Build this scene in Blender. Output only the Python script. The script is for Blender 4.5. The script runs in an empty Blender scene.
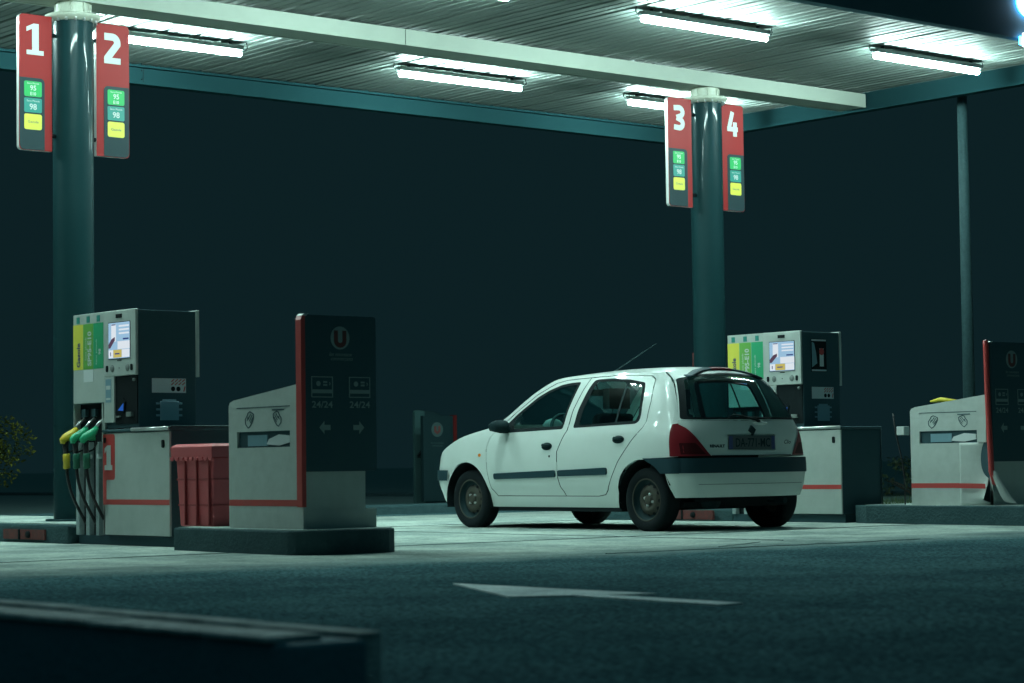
import bpy, bmesh, math, random
import numpy as np
from mathutils import Vector, Matrix
from mathutils.geometry import delaunay_2d_cdt
random.seed(7)
PI = math.pi
S = bpy.context.scene
COL = S.collection

# ------------------------------------------------------------------ materials
def mat(name, col, rough=.6, metal=0., spec=.5, coat=0., emit=None, estr=0., noise=None, bump=None, coord='Object'):
    """noise=(scale, amount, colour2) mixes a second colour; bump=(scale, strength)"""
    m = bpy.data.materials.new(name); m.use_nodes = True
    nt = m.node_tree; b = nt.nodes['Principled BSDF']
    b.inputs['Base Color'].default_value = (*col, 1); b.inputs['Roughness'].default_value = rough
    b.inputs['Metallic'].default_value = metal; b.inputs['Specular IOR Level'].default_value = spec
    b.inputs['Coat Weight'].default_value = coat; b.inputs['Coat Roughness'].default_value = .06
    if emit:
        b.inputs['Emission Color'].default_value = (*emit, 1); b.inputs['Emission Strength'].default_value = estr
    if noise or bump:
        tc = nt.nodes.new('ShaderNodeTexCoord')
    if noise:
        n = nt.nodes.new('ShaderNodeTexNoise'); n.inputs['Scale'].default_value = noise[0]; n.inputs['Detail'].default_value = 8
        n.inputs['Roughness'].default_value = .65
        r = nt.nodes.new('ShaderNodeValToRGB'); r.color_ramp.elements[0].position = .38; r.color_ramp.elements[1].position = .66
        r.color_ramp.elements[0].color = (*col, 1)
        c2 = noise[2]; a = noise[1]
        r.color_ramp.elements[1].color = (*[col[i]*(1-a)+c2[i]*a for i in range(3)], 1)
        nt.links.new(tc.outputs[coord], n.inputs['Vector']); nt.links.new(n.outputs['Fac'], r.inputs['Fac'])
        nt.links.new(r.outputs['Color'], b.inputs['Base Color'])
        mr = nt.nodes.new('ShaderNodeMapRange'); mr.inputs['To Min'].default_value = max(0, rough-.12); mr.inputs['To Max'].default_value = min(1, rough+.12)
        nt.links.new(n.outputs['Fac'], mr.inputs['Value']); nt.links.new(mr.outputs['Result'], b.inputs['Roughness'])
    if bump:
        n2 = nt.nodes.new('ShaderNodeTexNoise'); n2.inputs['Scale'].default_value = bump[0]; n2.inputs['Detail'].default_value = 6
        bp = nt.nodes.new('ShaderNodeBump'); bp.inputs['Strength'].default_value = bump[1]; bp.inputs['Distance'].default_value = .02
        nt.links.new(tc.outputs[coord], n2.inputs['Vector']); nt.links.new(n2.outputs['Fac'], bp.inputs['Height'])
        nt.links.new(bp.outputs['Normal'], b.inputs['Normal'])
    return m

def emis(name, col, st):
    m = bpy.data.materials.new(name); m.use_nodes = True; nt = m.node_tree
    nt.nodes.remove(nt.nodes['Principled BSDF']); e = nt.nodes.new('ShaderNodeEmission')
    e.inputs['Color'].default_value = (*col, 1); e.inputs['Strength'].default_value = st
    nt.links.new(e.outputs[0], nt.nodes['Material Output'].inputs['Surface']); return m

def glass(name, tint, refl=.9):
    m = bpy.data.materials.new(name); m.use_nodes = True; nt = m.node_tree
    nt.nodes.remove(nt.nodes['Principled BSDF'])
    t = nt.nodes.new('ShaderNodeBsdfTransparent'); t.inputs['Color'].default_value = (*tint, 1)
    g = nt.nodes.new('ShaderNodeBsdfGlossy'); g.inputs['Roughness'].default_value = .03; g.inputs['Color'].default_value = (refl, refl, refl, 1)
    w_ = nt.nodes.new('ShaderNodeLayerWeight'); w_.inputs['Blend'].default_value = .5
    p_ = nt.nodes.new('ShaderNodeMath'); p_.operation = 'POWER'; p_.inputs[1].default_value = 4.
    f = nt.nodes.new('ShaderNodeMath'); f.operation = 'MULTIPLY_ADD'; f.inputs[1].default_value = .9; f.inputs[2].default_value = .06
    nt.links.new(w_.outputs['Facing'], p_.inputs[0]); nt.links.new(p_.outputs[0], f.inputs[0])
    mx = nt.nodes.new('ShaderNodeMixShader')
    nt.links.new(f.outputs[0], mx.inputs[0]); nt.links.new(t.outputs[0], mx.inputs[1]); nt.links.new(g.outputs[0], mx.inputs[2])
    nt.links.new(mx.outputs[0], nt.nodes['Material Output'].inputs['Surface']); return m

M = {}
M['white_paint'] = mat('white_car_paint', (.60, .66, .63), .35, coat=.5, noise=(6, .12, (.45, .5, .46)))
M['panel'] = mat('pale_grey_panel', (.44, .49, .46), .5, noise=(5, .3, (.30, .34, .31)))
M['panel2'] = mat('pale_panel_scuffed', (.48, .53, .50), .5, noise=(9, .35, (.32, .36, .33)))
M['charcoal'] = mat('charcoal_panel', (.038, .085, .10), .6, noise=(12, .3, (.05, .10, .115)), spec=.15)
M['black'] = mat('black_plastic', (.008, .014, .016), .7, spec=.1)
M['slate'] = mat('slate_sign_film', (.02, .042, .048), .5, spec=.2)
M['red'] = mat('red_film', (.52, .055, .05), .4, noise=(8, .3, (.42, .07, .06)))
M['signred'] = mat('sign_red_film', (.27, .020, .020), .5, spec=.2)
M['redbin'] = mat('red_bin_plastic', (.56, .085, .095), .55, noise=(14, .5, (.50, .10, .11)), bump=(30, .1))
M['reddull'] = mat('worn_red_paint', (.13, .022, .02), .7, noise=(20, .6, (.05, .03, .028)))
M['white'] = mat('white_print', (.56, .60, .58), .6, spec=.2)
M['dimprint'] = mat('pale_print_on_board', (.24, .32, .31), .7, spec=.1)
M['edge'] = mat('aluminium_edge', (.6, .62, .6), .35, metal=.3)
M['column'] = mat('dark_green_column_paint', (.008, .032, .036), .4, coat=.14, noise=(3, .3, (.012, .040, .044)), spec=.08)
M['collar'] = mat('cream_collar_paint', (.40, .43, .36), .5, noise=(18, .4, (.22, .21, .15)))
M['sheet'] = mat('galvanised_roof_sheet', (.125, .15, .14), .6, spec=.2, noise=(3, .4, (.10, .125, .115)))
M['beam'] = mat('cream_beam_paint', (.27, .30, .26), .6, noise=(4, .3, (.21, .24, .21)), spec=.3)
M['fascia'] = mat('teal_fascia_paint', (.010, .035, .040), .8, noise=(5, .35, (.014, .043, .048)), spec=0.)
M['fasciaout'] = mat('dark_fascia_cladding', (.08, .15, .18), .6, spec=.15)
M['concrete'] = None
M['kerb'] = mat('shaded_kerb_stone', (.035, .075, .083), .85, noise=(9, .6, (.06, .11, .115)), bump=(45, .5), spec=.12)  # darkened for the shade on kerb faces turned from the lamps
M['kerbtop'] = mat('pale_lit_kerb_top', (.50, .56, .54), .85, noise=(9, .9, (.14, .20, .20)), bump=(40, .5))  # wall tops painted pale for the lamp light falling on them
M['lampwhite'] = emis('fluorescent_tube_glow', (.68, 1.0, .94), 345)
M['ribshade'] = mat('bin_groove_shade', (.36, .045, .05), .6)  # bin red darkened on the ribs to stand for shaded grooves
M['farbody'] = mat('unlit_grey_casing', (.035, .08, .08), .7, spec=.1)  # casing, print and red below are darkened copies for equipment out of the light
M['farprint'] = mat('unlit_pale_print', (.05, .09, .09), .7, spec=.1)
M['farred'] = mat('unlit_red', (.09, .010, .010), .7, spec=.1)
M['housing'] = mat('grey_lamp_housing', (.16, .19, .18), .6)
M['galv'] = mat('galvanised_pole', (.028, .062, .068), .6, noise=(40, .7, (.014, .036, .04)), spec=.15)
M['post'] = mat('dull_steel_post', (.34, .42, .42), .5, noise=(20, .5, (.18, .24, .24)))
M['yellow'] = mat('yellow_film', (.72, .66, .08), .45)
M['green'] = mat('green_film', (.05, .42, .10), .45)
M['green2'] = mat('leaf_green_film', (.14, .40, .07), .45)
M['tealfilm'] = mat('dark_green_film', (.02, .24, .20), .45)
M['emerald'] = mat('emerald_film', (.02, .34, .15), .45)
M['labelgreen'] = mat('sign_label_green', (.012, .38, .09), .5)
M['navyprint'] = mat('navy_print', (.03, .05, .16), .5)
M['hose'] = mat('black_rubber', (.012, .014, .016), .5)
M['steel'] = mat('bright_steel', (.6, .62, .62), .3, metal=.8)
M['yplastic'] = mat('yellow_nozzle_plastic', (.75, .55, .04), .4)
M['gplastic'] = mat('green_nozzle_plastic', (.02, .42, .20), .4)
M['dgplastic'] = mat('dark_green_sleeve', (.01, .14, .08), .5)
M['tyre'] = mat('tyre_rubber', (.009, .014, .016), .85, bump=(60, .2), spec=.12)
M['rim'] = mat('dusty_steel_rim', (.055, .055, .045), .6, spec=.2, noise=(25, .5, (.04, .035, .025)))
M['trim'] = mat('black_car_trim', (.010, .028, .032), .6, spec=.12)
M['bumperdark'] = mat('grey_bumper_plastic', (.014, .042, .054), .5, noise=(10, .3, (.02, .052, .065)), spec=.15)
M['glass'] = glass('car_window_glass', (.60, .93, .89))
M['rearglass'] = glass('tinted_rear_glass', (.22, .46, .46))
M['tail'] = mat('red_tail_lens', (.18, .012, .018), .3, coat=.15, spec=.25)
M['taildark'] = mat('smoked_tail_lens', (.05, .008, .010), .4, spec=.1)
M['orange'] = mat('amber_lens', (.7, .2, .03), .25)
M['seat'] = mat('dark_seat_cloth', (.025, .035, .038), .9)
M['dash'] = mat('grey_dashboard', (.10, .13, .13), .7)
M['plate'] = mat('dark_number_plate', (.075, .095, .10), .5, spec=.2)
M['leaf'] = mat('leaf_lit_spots', (.018, .028, .006), .6, noise=(2.2, 1., (.15, .15, .015)), spec=.1)  # yellow noise over dark green paints lit spots on the leaves
M['leafd'] = mat('dark_leaf', (.03, .055, .02), .6)
M['bark'] = mat('bark', (.06, .05, .035), .9)
M['grass'] = mat('grass_blade', (.05, .09, .03), .8)
M['screenblue'] = emis('screen_pale_blue', (.42, .70, .95), .72)
M['screenwhite'] = emis('screen_white', (.85, .93, 1.0), .82)
M['screenyellow'] = emis('screen_yellow', (.95, .80, .22), 0.55)
M['screenpink'] = emis('screen_mauve', (.30, .18, .30), 0.3)
M['screennavy'] = emis('screen_navy', (.05, .10, .40), .5)
M['letter'] = emis('lit_letter_face', (.92, 1.0, .96), 3.)
M['letterblue'] = emis('blue_letter_halo', (.05, .45, 1.0), 14)
M['poster'] = mat('grey_blue_poster', (.18, .32, .38), .4)
M['sticker'] = mat('pale_sticker', (.62, .66, .66), .5)
M['bluespot'] = emis('blue_card_reader_light', (.05, .25, 1.0), .35)
M['yellowcloth'] = mat('yellow_cloth', (.75, .60, .03), .7)

def ground_mat(name, cols, rough, scales, bumpS, under=None):
    m = bpy.data.materials.new(name); m.use_nodes = True; nt = m.node_tree; L = nt.links.new
    b = nt.nodes['Principled BSDF']; tc = nt.nodes.new('ShaderNodeTexCoord')
    def noise(s, d=8):
        n = nt.nodes.new('ShaderNodeTexNoise'); n.inputs['Scale'].default_value = s; n.inputs['Detail'].default_value = d
        n.inputs['Roughness'].default_value = .7; L(tc.outputs['Object'], n.inputs['Vector']); return n
    def ramp(n, p0, p1, c0, c1):
        r = nt.nodes.new('ShaderNodeValToRGB'); e = r.color_ramp.elements; e[0].position = p0; e[1].position = p1
        e[0].color = (*c0, 1); e[1].color = (*c1, 1); L(n.outputs['Fac'], r.inputs['Fac']); return r
    def mul(a, b_):
        mx = nt.nodes.new('ShaderNodeMix'); mx.data_type = 'RGBA'; mx.blend_type = 'MULTIPLY'; mx.inputs[0].default_value = 1
        L(a, mx.inputs[6]); L(b_, mx.inputs[7]); return mx.outputs[2]
    def layer(cols, scales):
        r1 = ramp(noise(scales[0]), .35, .68, cols[0], cols[1]); r2 = ramp(noise(scales[1], 3), .33, .68, (cols[2],)*3, (1.3,)*3)
        r3 = ramp(noise(.8, 6), .34, .60, (.62, .66, .68), (1.1, 1.1, 1.08))
        return mul(mul(r1.outputs['Color'], r2.outputs['Color']), r3.outputs['Color'])
    out = layer(cols, scales)
    if under:      # the slab wears into the tarmac along its edge
        sx = nt.nodes.new('ShaderNodeSeparateXYZ'); L(tc.outputs['Object'], sx.inputs[0])
        yl = nt.nodes.new('ShaderNodeMapRange'); yl.inputs['From Min'].default_value = 4; yl.inputs['From Max'].default_value = 9.6; yl.inputs['To Min'].default_value = 1.0; yl.inputs['To Max'].default_value = 0
        L(sx.outputs['Y'], yl.inputs['Value'])
        n5 = noise(1.3, 9); a1 = nt.nodes.new('ShaderNodeMath'); a1.operation = 'MULTIPLY_ADD'; a1.inputs[1].default_value = .9; L(n5.outputs['Fac'], a1.inputs[0]); L(yl.outputs['Result'], a1.inputs[2])
        a2 = nt.nodes.new('ShaderNodeMath'); a2.operation = 'ADD'; L(a1.outputs[0], a2.inputs[0]); L(sx.outputs['X'], a2.inputs[1])
        mr = nt.nodes.new('ShaderNodeMapRange'); mr.inputs['From Min'].default_value = -11.0; mr.inputs['From Max'].default_value = -9.7; L(a2.outputs[0], mr.inputs['Value'])
        m3 = nt.nodes.new('ShaderNodeMix'); m3.data_type = 'RGBA'; L(mr.outputs['Result'], m3.inputs[0]); L(out, m3.inputs[6]); L(layer(*under), m3.inputs[7]); out = m3.outputs[2]
    L(out, b.inputs['Base Color'])
    b.inputs['Roughness'].default_value = rough; b.inputs['Specular IOR Level'].default_value = 0.
    n4 = noise(bumpS[0], 4); bp = nt.nodes.new('ShaderNodeBump'); bp.inputs['Strength'].default_value = bumpS[1]; bp.inputs['Distance'].default_value = .01
    L(n4.outputs['Fac'], bp.inputs['Height']); L(bp.outputs['Normal'], b.inputs['Normal'])
    return m
ASPH = (((.080, .170, .190), (.130, .245, .268), .12), (1.2, 38))
M['concrete'] = ground_mat('forecourt_concrete', ((.30, .36, .335), (.43, .49, .45), .8), .8, (1.6, 28), (45, .3), under=ASPH)
M['asphalt'] = ground_mat('asphalt', ASPH[0], .8, ASPH[1], (45, .3))
M['roadpaint'] = ground_mat('worn_road_paint', ((.72, .78, .77), (.90, .92, .91), .9), .7, (6, 40), (45, .3))

# ------------------------------------------------------------------ mesh builder
class MB:
    def __init__(s): s.v = []; s.f = []; s.sm = []
    def add(s, vs, fs, smooth=False):
        o = len(s.v); s.v += [tuple(p) for p in vs]
        for f in fs: s.f.append(tuple(o+i for i in f)); s.sm.append(smooth)
        return s
    def box(s, x0, x1, y0, y1, z0, z1):
        v = [(x, y, z) for z in (z0, z1) for y in (y0, y1) for x in (x0, x1)]
        return s.add(v, [(0, 2, 3, 1), (4, 5, 7, 6), (0, 1, 5, 4), (2, 6, 7, 3), (0, 4, 6, 2), (1, 3, 7, 5)])
    def prism(s, pts, fr, d0, d1):
        """polygon pts (u,v) in frame fr, from depth d0 to d1 along the frame's normal; ear-free ngon caps triangulated"""
        n = len(pts)
        tri = tess(pts)
        lo = [fr(u, v, d0) for u, v in pts]; hi = [fr(u, v, d1) for u, v in pts]
        fs = [tuple(n+i for i in t) for t in tri] + [tuple(reversed(t)) for t in tri]
        area = sum(pts[i][0]*pts[(i+1) % n][1]-pts[(i+1) % n][0]*pts[i][1] for i in range(n))
        for i in range(n):
            j = (i+1) % n
            fs.append((i, j, n+j, n+i) if area > 0 else (j, i, n+i, n+j))
        return s.add(lo+hi, fs)
    def rect(s, fr, u0, u1, v0, v1, d0=0., d1=.004): return s.prism([(u0, v0), (u1, v0), (u1, v1), (u0, v1)], fr, d0, d1)
    def tube(s, pts, r, n=10, caps=True):
        pts = [Vector(p) for p in pts]; rs = r if hasattr(r, '__len__') else [r]*len(pts)
        up = None; vs = []
        for i, p in enumerate(pts):
            t = (pts[min(i+1, len(pts)-1)]-pts[max(i-1, 0)]).normalized()
            if up is None:
                up = Vector((0, 0, 1)) if abs(t.z) < .9 else Vector((1, 0, 0))
            a = (up-t*up.dot(t)).normalized(); up = a; b = t.cross(a)
            for k in range(n):
                th = 2*PI*k/n; vs.append(p+(a*math.cos(th)+b*math.sin(th))*rs[i])
        fs = [(i*n+k, i*n+(k+1) % n, (i+1)*n+(k+1) % n, (i+1)*n+k) for i in range(len(pts)-1) for k in range(n)]
        s.add(vs, fs, True)
        if caps:
            o = len(s.v)-len(vs)
            s.f.append(tuple(o+k for k in reversed(range(n)))); s.sm.append(False)
            s.f.append(tuple(o+(len(pts)-1)*n+k for k in range(n))); s.sm.append(False)
        return s
    def lathe(s, prof, centre, axis='z', n=32, smooth=True):
        """prof list of (r, h)"""
        c = Vector(centre); vs = []
        for r, h in prof:
            for k in range(n):
                a = 2*PI*k/n; x, y = r*math.cos(a), r*math.sin(a)
                vs.append(c+(Vector((x, y, h)) if axis == 'z' else Vector((x, -h, y)) if axis == '-y' else Vector((x, h, y)) if axis == 'y' else Vector((h, x, y))))
        fs = [(i*n+k, i*n+(k+1) % n, (i+1)*n+(k+1) % n, (i+1)*n+k) for i in range(len(prof)-1) for k in range(n)]
        return s.add(vs, fs, smooth)
    def stroke(s, pts, w, fr, d0=0., d1=.003):
        P = [Vector(p) for p in pts]; n = len(P); L = []; R = []
        for i in range(n):
            t1 = (P[i]-P[i-1]).normalized() if i else None; t2 = (P[i+1]-P[i]).normalized() if i < n-1 else None
            if t1 is None: t1 = t2
            if t2 is None: t2 = t1
            nrm = Vector((-t1.y-t2.y, t1.x+t2.x)); 
            if nrm.length < 1e-6: nrm = Vector((-t1.y, t1.x))
            nrm.normalize(); k = max(.45, nrm.dot(Vector((-t1.y, t1.x))))
            L.append(P[i]+nrm*(w/2/k)); R.append(P[i]-nrm*(w/2/k))
        for i in range(n-1):
            s.prism([tuple(R[i]), tuple(R[i+1]), tuple(L[i+1]), tuple(L[i])], fr, d0, d1)
        return s
    def text(s, txt, fr, cx, cy, h, d0=0., d1=.002, rot=0., bold=.0, width=None, shear=0.):
        cu = bpy.data.curves.new('t', 'FONT'); cu.body = txt; cu.align_x = 'CENTER'; cu.align_y = 'CENTER'; cu.size = 1.
        cu.offset = bold; cu.resolution_u = 3; cu.shear = shear
        ob = bpy.data.objects.new('t', cu); COL.objects.link(ob)
        me = bpy.data.meshes.new_from_object(ob.evaluated_get(bpy.context.evaluated_depsgraph_get()))
        xs = [v.co.x for v in me.vertices]; ys = [v.co.y for v in me.vertices]
        mx, my = (max(xs)+min(xs))/2, (max(ys)+min(ys))/2
        sy = h/max(1e-6, max(ys)-min(ys)); sx = sy if width is None else width/(max(xs)-min(xs))
        c, n_ = math.cos(rot), math.sin(rot); vs = []
        for v in me.vertices:
            x, y = (v.co.x-mx)*sx, (v.co.y-my)*sy
            vs.append(fr(cx+x*c-y*n_, cy+x*n_+y*c, d1))
        s.add(vs, [tuple(p.vertices) for p in me.polygons])
        bpy.data.objects.remove(ob); bpy.data.curves.remove(cu); bpy.data.meshes.remove(me); return s
    def build(s, name, m, parent=None, bevel=0., kind=None, solid=0.):
        me = bpy.data.meshes.new(name); me.from_pydata(s.v, [], s.f); me.materials.append(m)
        for p, sm in zip(me.polygons, s.sm): p.use_smooth = sm
        me.update()
        o = bpy.data.objects.new(name, me); COL.objects.link(o)
        if parent: o.parent = parent
        if bevel:
            b = o.modifiers.new('bevel', 'BEVEL'); b.width = bevel; b.segments = 3; b.limit_method = 'ANGLE'; b.angle_limit = math.radians(40)
        if solid:
            b = o.modifiers.new('solid', 'SOLIDIFY'); b.thickness = solid; b.offset = -1
        if kind: o['kind'] = kind
        return o

def tess(pts):
    from mathutils.geometry import tessellate_polygon
    t = tessellate_polygon([[Vector((p[0], p[1], 0)) for p in pts]])
    out = []
    for a, b, c in t:
        A = (pts[b][0]-pts[a][0])*(pts[c][1]-pts[a][1])-(pts[c][0]-pts[a][0])*(pts[b][1]-pts[a][1])
        out.append((a, b, c) if A > 0 else (a, c, b))
    return out

def front(y, x0=0., z0=0.):          # a face looking to -Y; u to +X, v up
    return lambda u, v, d: (x0+u, y-d, z0+v)
def side(x, y0=0., z0=0.):           # a face looking to +X; u to +Y, v up
    return lambda u, v, d: (x+d, y0+u, z0+v)
def flat(z): return lambda u, v, d: (u, v, z+d)

def rrect(u0, u1, v0, v1, r, n=5, corners=(1, 1, 1, 1)):
    """corners order: bottom-left, bottom-right, top-right, top-left"""
    out = []
    for k, (cx, cy, a0, px, py) in enumerate(((u0+r, v0+r, PI, u0, v0), (u1-r, v0+r, 1.5*PI, u1, v0), (u1-r, v1-r, 0, u1, v1), (u0+r, v1-r, .5*PI, u0, v1))):
        if corners[k]:
            for i in range(n+1):
                a = a0+.5*PI*i/n; out.append((cx+r*math.cos(a), cy+r*math.sin(a)))
        else: out.append((px, py))
    return out
def arc(cx, cy, rx, ry, a0, a1, n=14):
    return [(cx+rx*math.cos(math.radians(a0+(a1-a0)*i/n)), cy+ry*math.sin(math.radians(a0+(a1-a0)*i/n))) for i in range(n+1)]

def thing(name, label, cat, loc=(0, 0, 0), rz=0, group=None):
    o = bpy.data.objects.new(name, None); COL.objects.link(o); o.empty_display_size = .2
    o.location = loc; o.rotation_euler = (0, 0, rz); tag(o, label, cat, group); return o
def tag(o, label, cat, group=None):
    o['label'] = label; o['category'] = cat
    if group: o['group'] = group
    return o
def copy_tree(o, parent=None):
    c = o.copy(); COL.objects.link(c)
    if parent: c.parent = parent
    for ch in list(o.children): copy_tree(ch, c)
    return c

# ------------------------------------------------------------------ ground
g = MB().box(-900, 900, -900, 900, -.6, 0).build('ground', M['asphalt'], kind='structure')
slab = MB()
slab.prism([(-21.2, -3), (1.5, -3), (1.5, 24), (-21.2, 24)], flat(0), -.05, .004)
slab.build('forecourt', M['concrete'], kind='structure')
# joints in the slab
j = MB()
for y in (4.6, 12.05, 19.2): j.box(-21.1, -11.4, y-.004, y+.004, .003, .0075)
for x in (-13.1, -17.4): j.box(x-.004, x+.004, -2.9, 23.9, .003, .0078)
rj = random.Random(11)
j.stroke([(-10.72+rj.uniform(-.035, .035)+.02*k/6, 9.7+.13*k) for k in range(24)], .013, flat(0), .003, .0078)
j.stroke([(-10.9+rj.uniform(-.02, .02)-.05*k, 10.9+.1*k) for k in range(9)], .009, flat(0), .003, .0078)
j.build('expansion_joint', M['kerb'], kind='structure')
ar = MB()   # painted lane arrow
ar.stroke([(-7.45, 6.56), (-6.44, 6.49)], .13, flat(0), .0, .010)
ar.prism([(-8.62, 6.80), (-7.55, 6.26), (-7.40, 6.47), (-7.2, 6.80)][:4], flat(0), .0, .0102)
ar.build('road_arrow', M['roadpaint'], kind='structure')

def kerb_block(pts, z, name='kerb', r=.03):
    b = MB(); b.prism(pts, flat(0), -.1, z)
    return b.build(name, M['kerb'], bevel=r, kind='structure')
# island 1, left
kerb_block([(-24, 8.76), (-15.98, 8.76), (-15.98, 10.4), (-24, 10.4)], .15)
MB().box(-24, -15.99, 8.86, 10.3, .1, .157).build('island_lit_top', M['concrete'], kind='structure')  # light sheet laid on the kerb block as its lamp-lit top, likewise below
# nose island below bin and service cabinet
pts = [(-14.05, 8.62), (-13.98, 8.5), (-12.75, 8.42)]+[(-12.45+.25*math.sin(a), 8.67-.25*math.cos(a)) for a in np.linspace(.1, PI/2, 6)]+[(-12.2, 8.85)]+[(-12.5+.3*math.cos(a), 9.02+.25*math.sin(a)) for a in np.linspace(0, PI/2, 6)]+[(-14.05, 9.5)]
kerb_block(pts, .165)
cx_, cy_ = -13.1, 8.95
MB().prism([(cx_+(x-cx_)*.975, cy_+(y-cy_)*.94) for x, y in pts], flat(0), .1, .168).build('island_lit_top', M['concrete'], kind='structure')
# island 2, behind the car and on the right
kerb_block([(-17.6, 15.62), (-15.55, 15.74), (-15.55, 17.9), (-17.6, 17.9)], .13)
kerb_block([(-14.02, 15.78), (-13.8, 15.68), (-12.6, 15.62), (-9.6, 15.5), (-9.3, 15.8), (-9.3, 17.6), (-14.02, 17.6)], .165)
MB().box(-13.97, -9.4, 15.86, 17.5, .1, .169).build('island_lit_top', M['concrete'], kind='structure')
vm = mat('dry_verge', (.09, .15, .14), .95, noise=(.6, .5, (.07, .12, .11)), bump=(25, .5))
MB().box(-880, -22.4, -880, 880, -.1, .05).build('verge', vm, kind='structure')
MB().box(-22.38, 880, 24.5, 880, -.1, .05).build('verge', vm, kind='structure')
kerb_block([(-60, 24.3), (-21.9, 24.3), (-21.9, 24.5), (-60, 24.5)], .12)
kerb_block([(-22.4, 4), (-22.1, 4), (-22.1, 30), (-22.4, 30)], .12)
# rusty red shuttering plates let into the kerbs
def plate(x0, x1, y, z0, z1, label):
    t = thing('kerb_plate', label, 'metal plate', ((x0+x1)/2, y, 0), group='red plates let into the island kerbs')
    w = (x1-x0)/2
    MB().box(-w, w, -.012, .02, z0, z1).build('panel', M['reddull'], t)
    b = MB(); b.lathe([(.0, .03), (.026, .03), (.03, .012)], (w*.25, 0, (z0+z1)/2), '-y', 12); b.build('bolt', M['black'], t)
    MB().box(-w*.2-.012, -w*.2+.012, -.02, .0, z0, z1).build('batten', M['black'], t)
plate(-17.05, -16.35, 8.755, .03, .11, 'worn dark red plate in the kerb left of the number 1 pump')
plate(-16.45, -15.75, 15.66, .02, .11, 'worn dark red plate in the kerb seen beneath the car')

# foreground wall kerb
M['wallstone'] = mat('dark_wall_stone', (.09, .21, .25), .9, noise=(9, .5, (.13, .27, .31)), bump=(45, .3), spec=.2)
w = thing('low_wall', 'dark low stone kerb wall with lamp-lit tops painted pale, in the left foreground', 'low wall', (-5, 2.9, 0))
b = MB(); b.box(-7, .89, -.10, .10, 0, .19); b.build('face_stone', M['wallstone'], w, bevel=.012)
b = MB()
x = -7.
while x < .80:
    l = random.uniform(.5, .9); x1 = min(x+l, .82)
    b.box(x, x1-.01, -.115, .035+random.uniform(-.01, .01), .19, .205+random.uniform(-.003, .004)); x = x1
b.build('coping', M['kerbtop'], w, bevel=.01)
b = MB(); x = -7.
while x < .78:
    l = random.uniform(.8, 1.3); x1 = min(x+l, .80); b.box(x, x1-.008, .14, .21, 0, .200+random.uniform(-.003, .003)); x = x1
b.build('back_edging', M['kerbtop'], w, bevel=.005)
MB().box(-7, .78, .10, .14, 0, .12).build('channel', M['black'], w)

# ------------------------------------------------------------------ canopy
can = thing('canopy', 'long flat roof of ribbed metal sheet over the fuel pumps', 'canopy', (-17, 12, 0))
CX, CY = -17, 12
XF, XN, YE, Y0 = -20.2, -13.28, 19.5, 3.66
ZS = 4.755
prof = []; y = Y0
while y < YE-.01:
    prof += [(y, ZS), (y+.08, ZS), (y+.09, ZS+.010), (y+.105, ZS+.010), (y+.115, ZS), (y+.195, ZS), (y+.205, ZS+.010), (y+.22, ZS+.010), (y+.23, ZS), (y+.295, ZS), (y+.305, ZS+.045), (y+.345, ZS+.045), (y+.36-.002, ZS)]
    y += .36
b = MB(); n = len(prof)
b.add([(XF-CX, p[0]-CY, p[1]) for p in prof]+[(XN-CX, p[0]-CY, p[1]) for p in prof], [(i, i+1, n+i+1, n+i) for i in range(n-1)])
b.build('roof_sheet', M['sheet'], can, solid=-.004)
MB().box(XF-CX, XN-CX, Y0-CY, YE-CY, ZS+.09, ZS+.14).build('roof_deck', M['fasciaout'], can)
b = MB(); b.box(-.02, .02, Y0-CY+.05, YE-CY-.06, 4.57, 4.725); b.box(-.36, -.32, Y0-CY+.05, YE-CY-.06, 4.57, 4.725); b.box(-.32, -.02, Y0-CY+.05, YE-CY-.06, 4.575, 4.72)
b.build('main_beam', M['beam'], can, bevel=.004)
for yy in (12.9, 7.2): MB().box(.021, .024, yy-CY-.002, yy-CY+.002, 4.575, 4.72).build('beam_joint', M['black'], can)
b = MB(); b.box(XF-CX-.08, XF-CX, Y0-CY-.05, YE-CY+.05, 4.54, 5.1); b.box(XF-CX, XF-CX+.05, Y0-CY, YE-CY, 4.54, 4.565); b.box(XF-CX, XF-CX+.06, Y0-CY, YE-CY, 4.715, 4.735)
b.build('fascia', M['fascia'], can)
b = MB(); b.box(XF-CX, XN-CX-.01, YE-CY, YE-CY+.08, 4.54, 5.1); b.box(XF-CX+.06, XN-CX-.02, YE-CY-.05, YE-CY, 4.54, 4.565)
b.build('fascia', M['fascia'], can)
b = MB(); b.box(XN-CX, XN-CX+.10, Y0-CY-.05, YE-CY+.1, 4.535, 5.45)
b.build('fascia', M['fasciaout'], can)
for i in range(2):
    b = MB(); yy = 6.0+i*5.95
    b.box(XF-CX+.001, XF-CX+.004, yy-CY-.003, yy-CY+.003, 4.567, 4.713)
    for zz in (4.6, 4.69):
        b.lathe([(0, .008), (.006, .008), (.007, 0)], (XF-CX, yy-.02-CY, zz), 'x', 8)
    b.build('fascia_joint', M['black'], can)
# lit letter on the near fascia, cut by the right edge of the photograph
lt = thing('sign_letter', 'white lit letter with blue glow on the dark canopy edge, top right corner', 'lit letter', (XN+.10, 17.14, 4.44))
fr = side(0.03)
s_ = arc(.28, .50, .15, .12, 20, 180, 10)+arc(.28, .44, .15, .10, 185, 270, 6)+arc(.30, .20, .16, .14, 90, -90, 12)+[(.12, .07)]
b = MB(); b.stroke(s_, .13, side(0.0), .05, .075); b.build('letter_face', M['letter'], lt)
b = MB(); b.stroke(s_, .08, side(0.0), .012, .03); b.build('letter_glow', M['letterblue'], lt)

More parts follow.
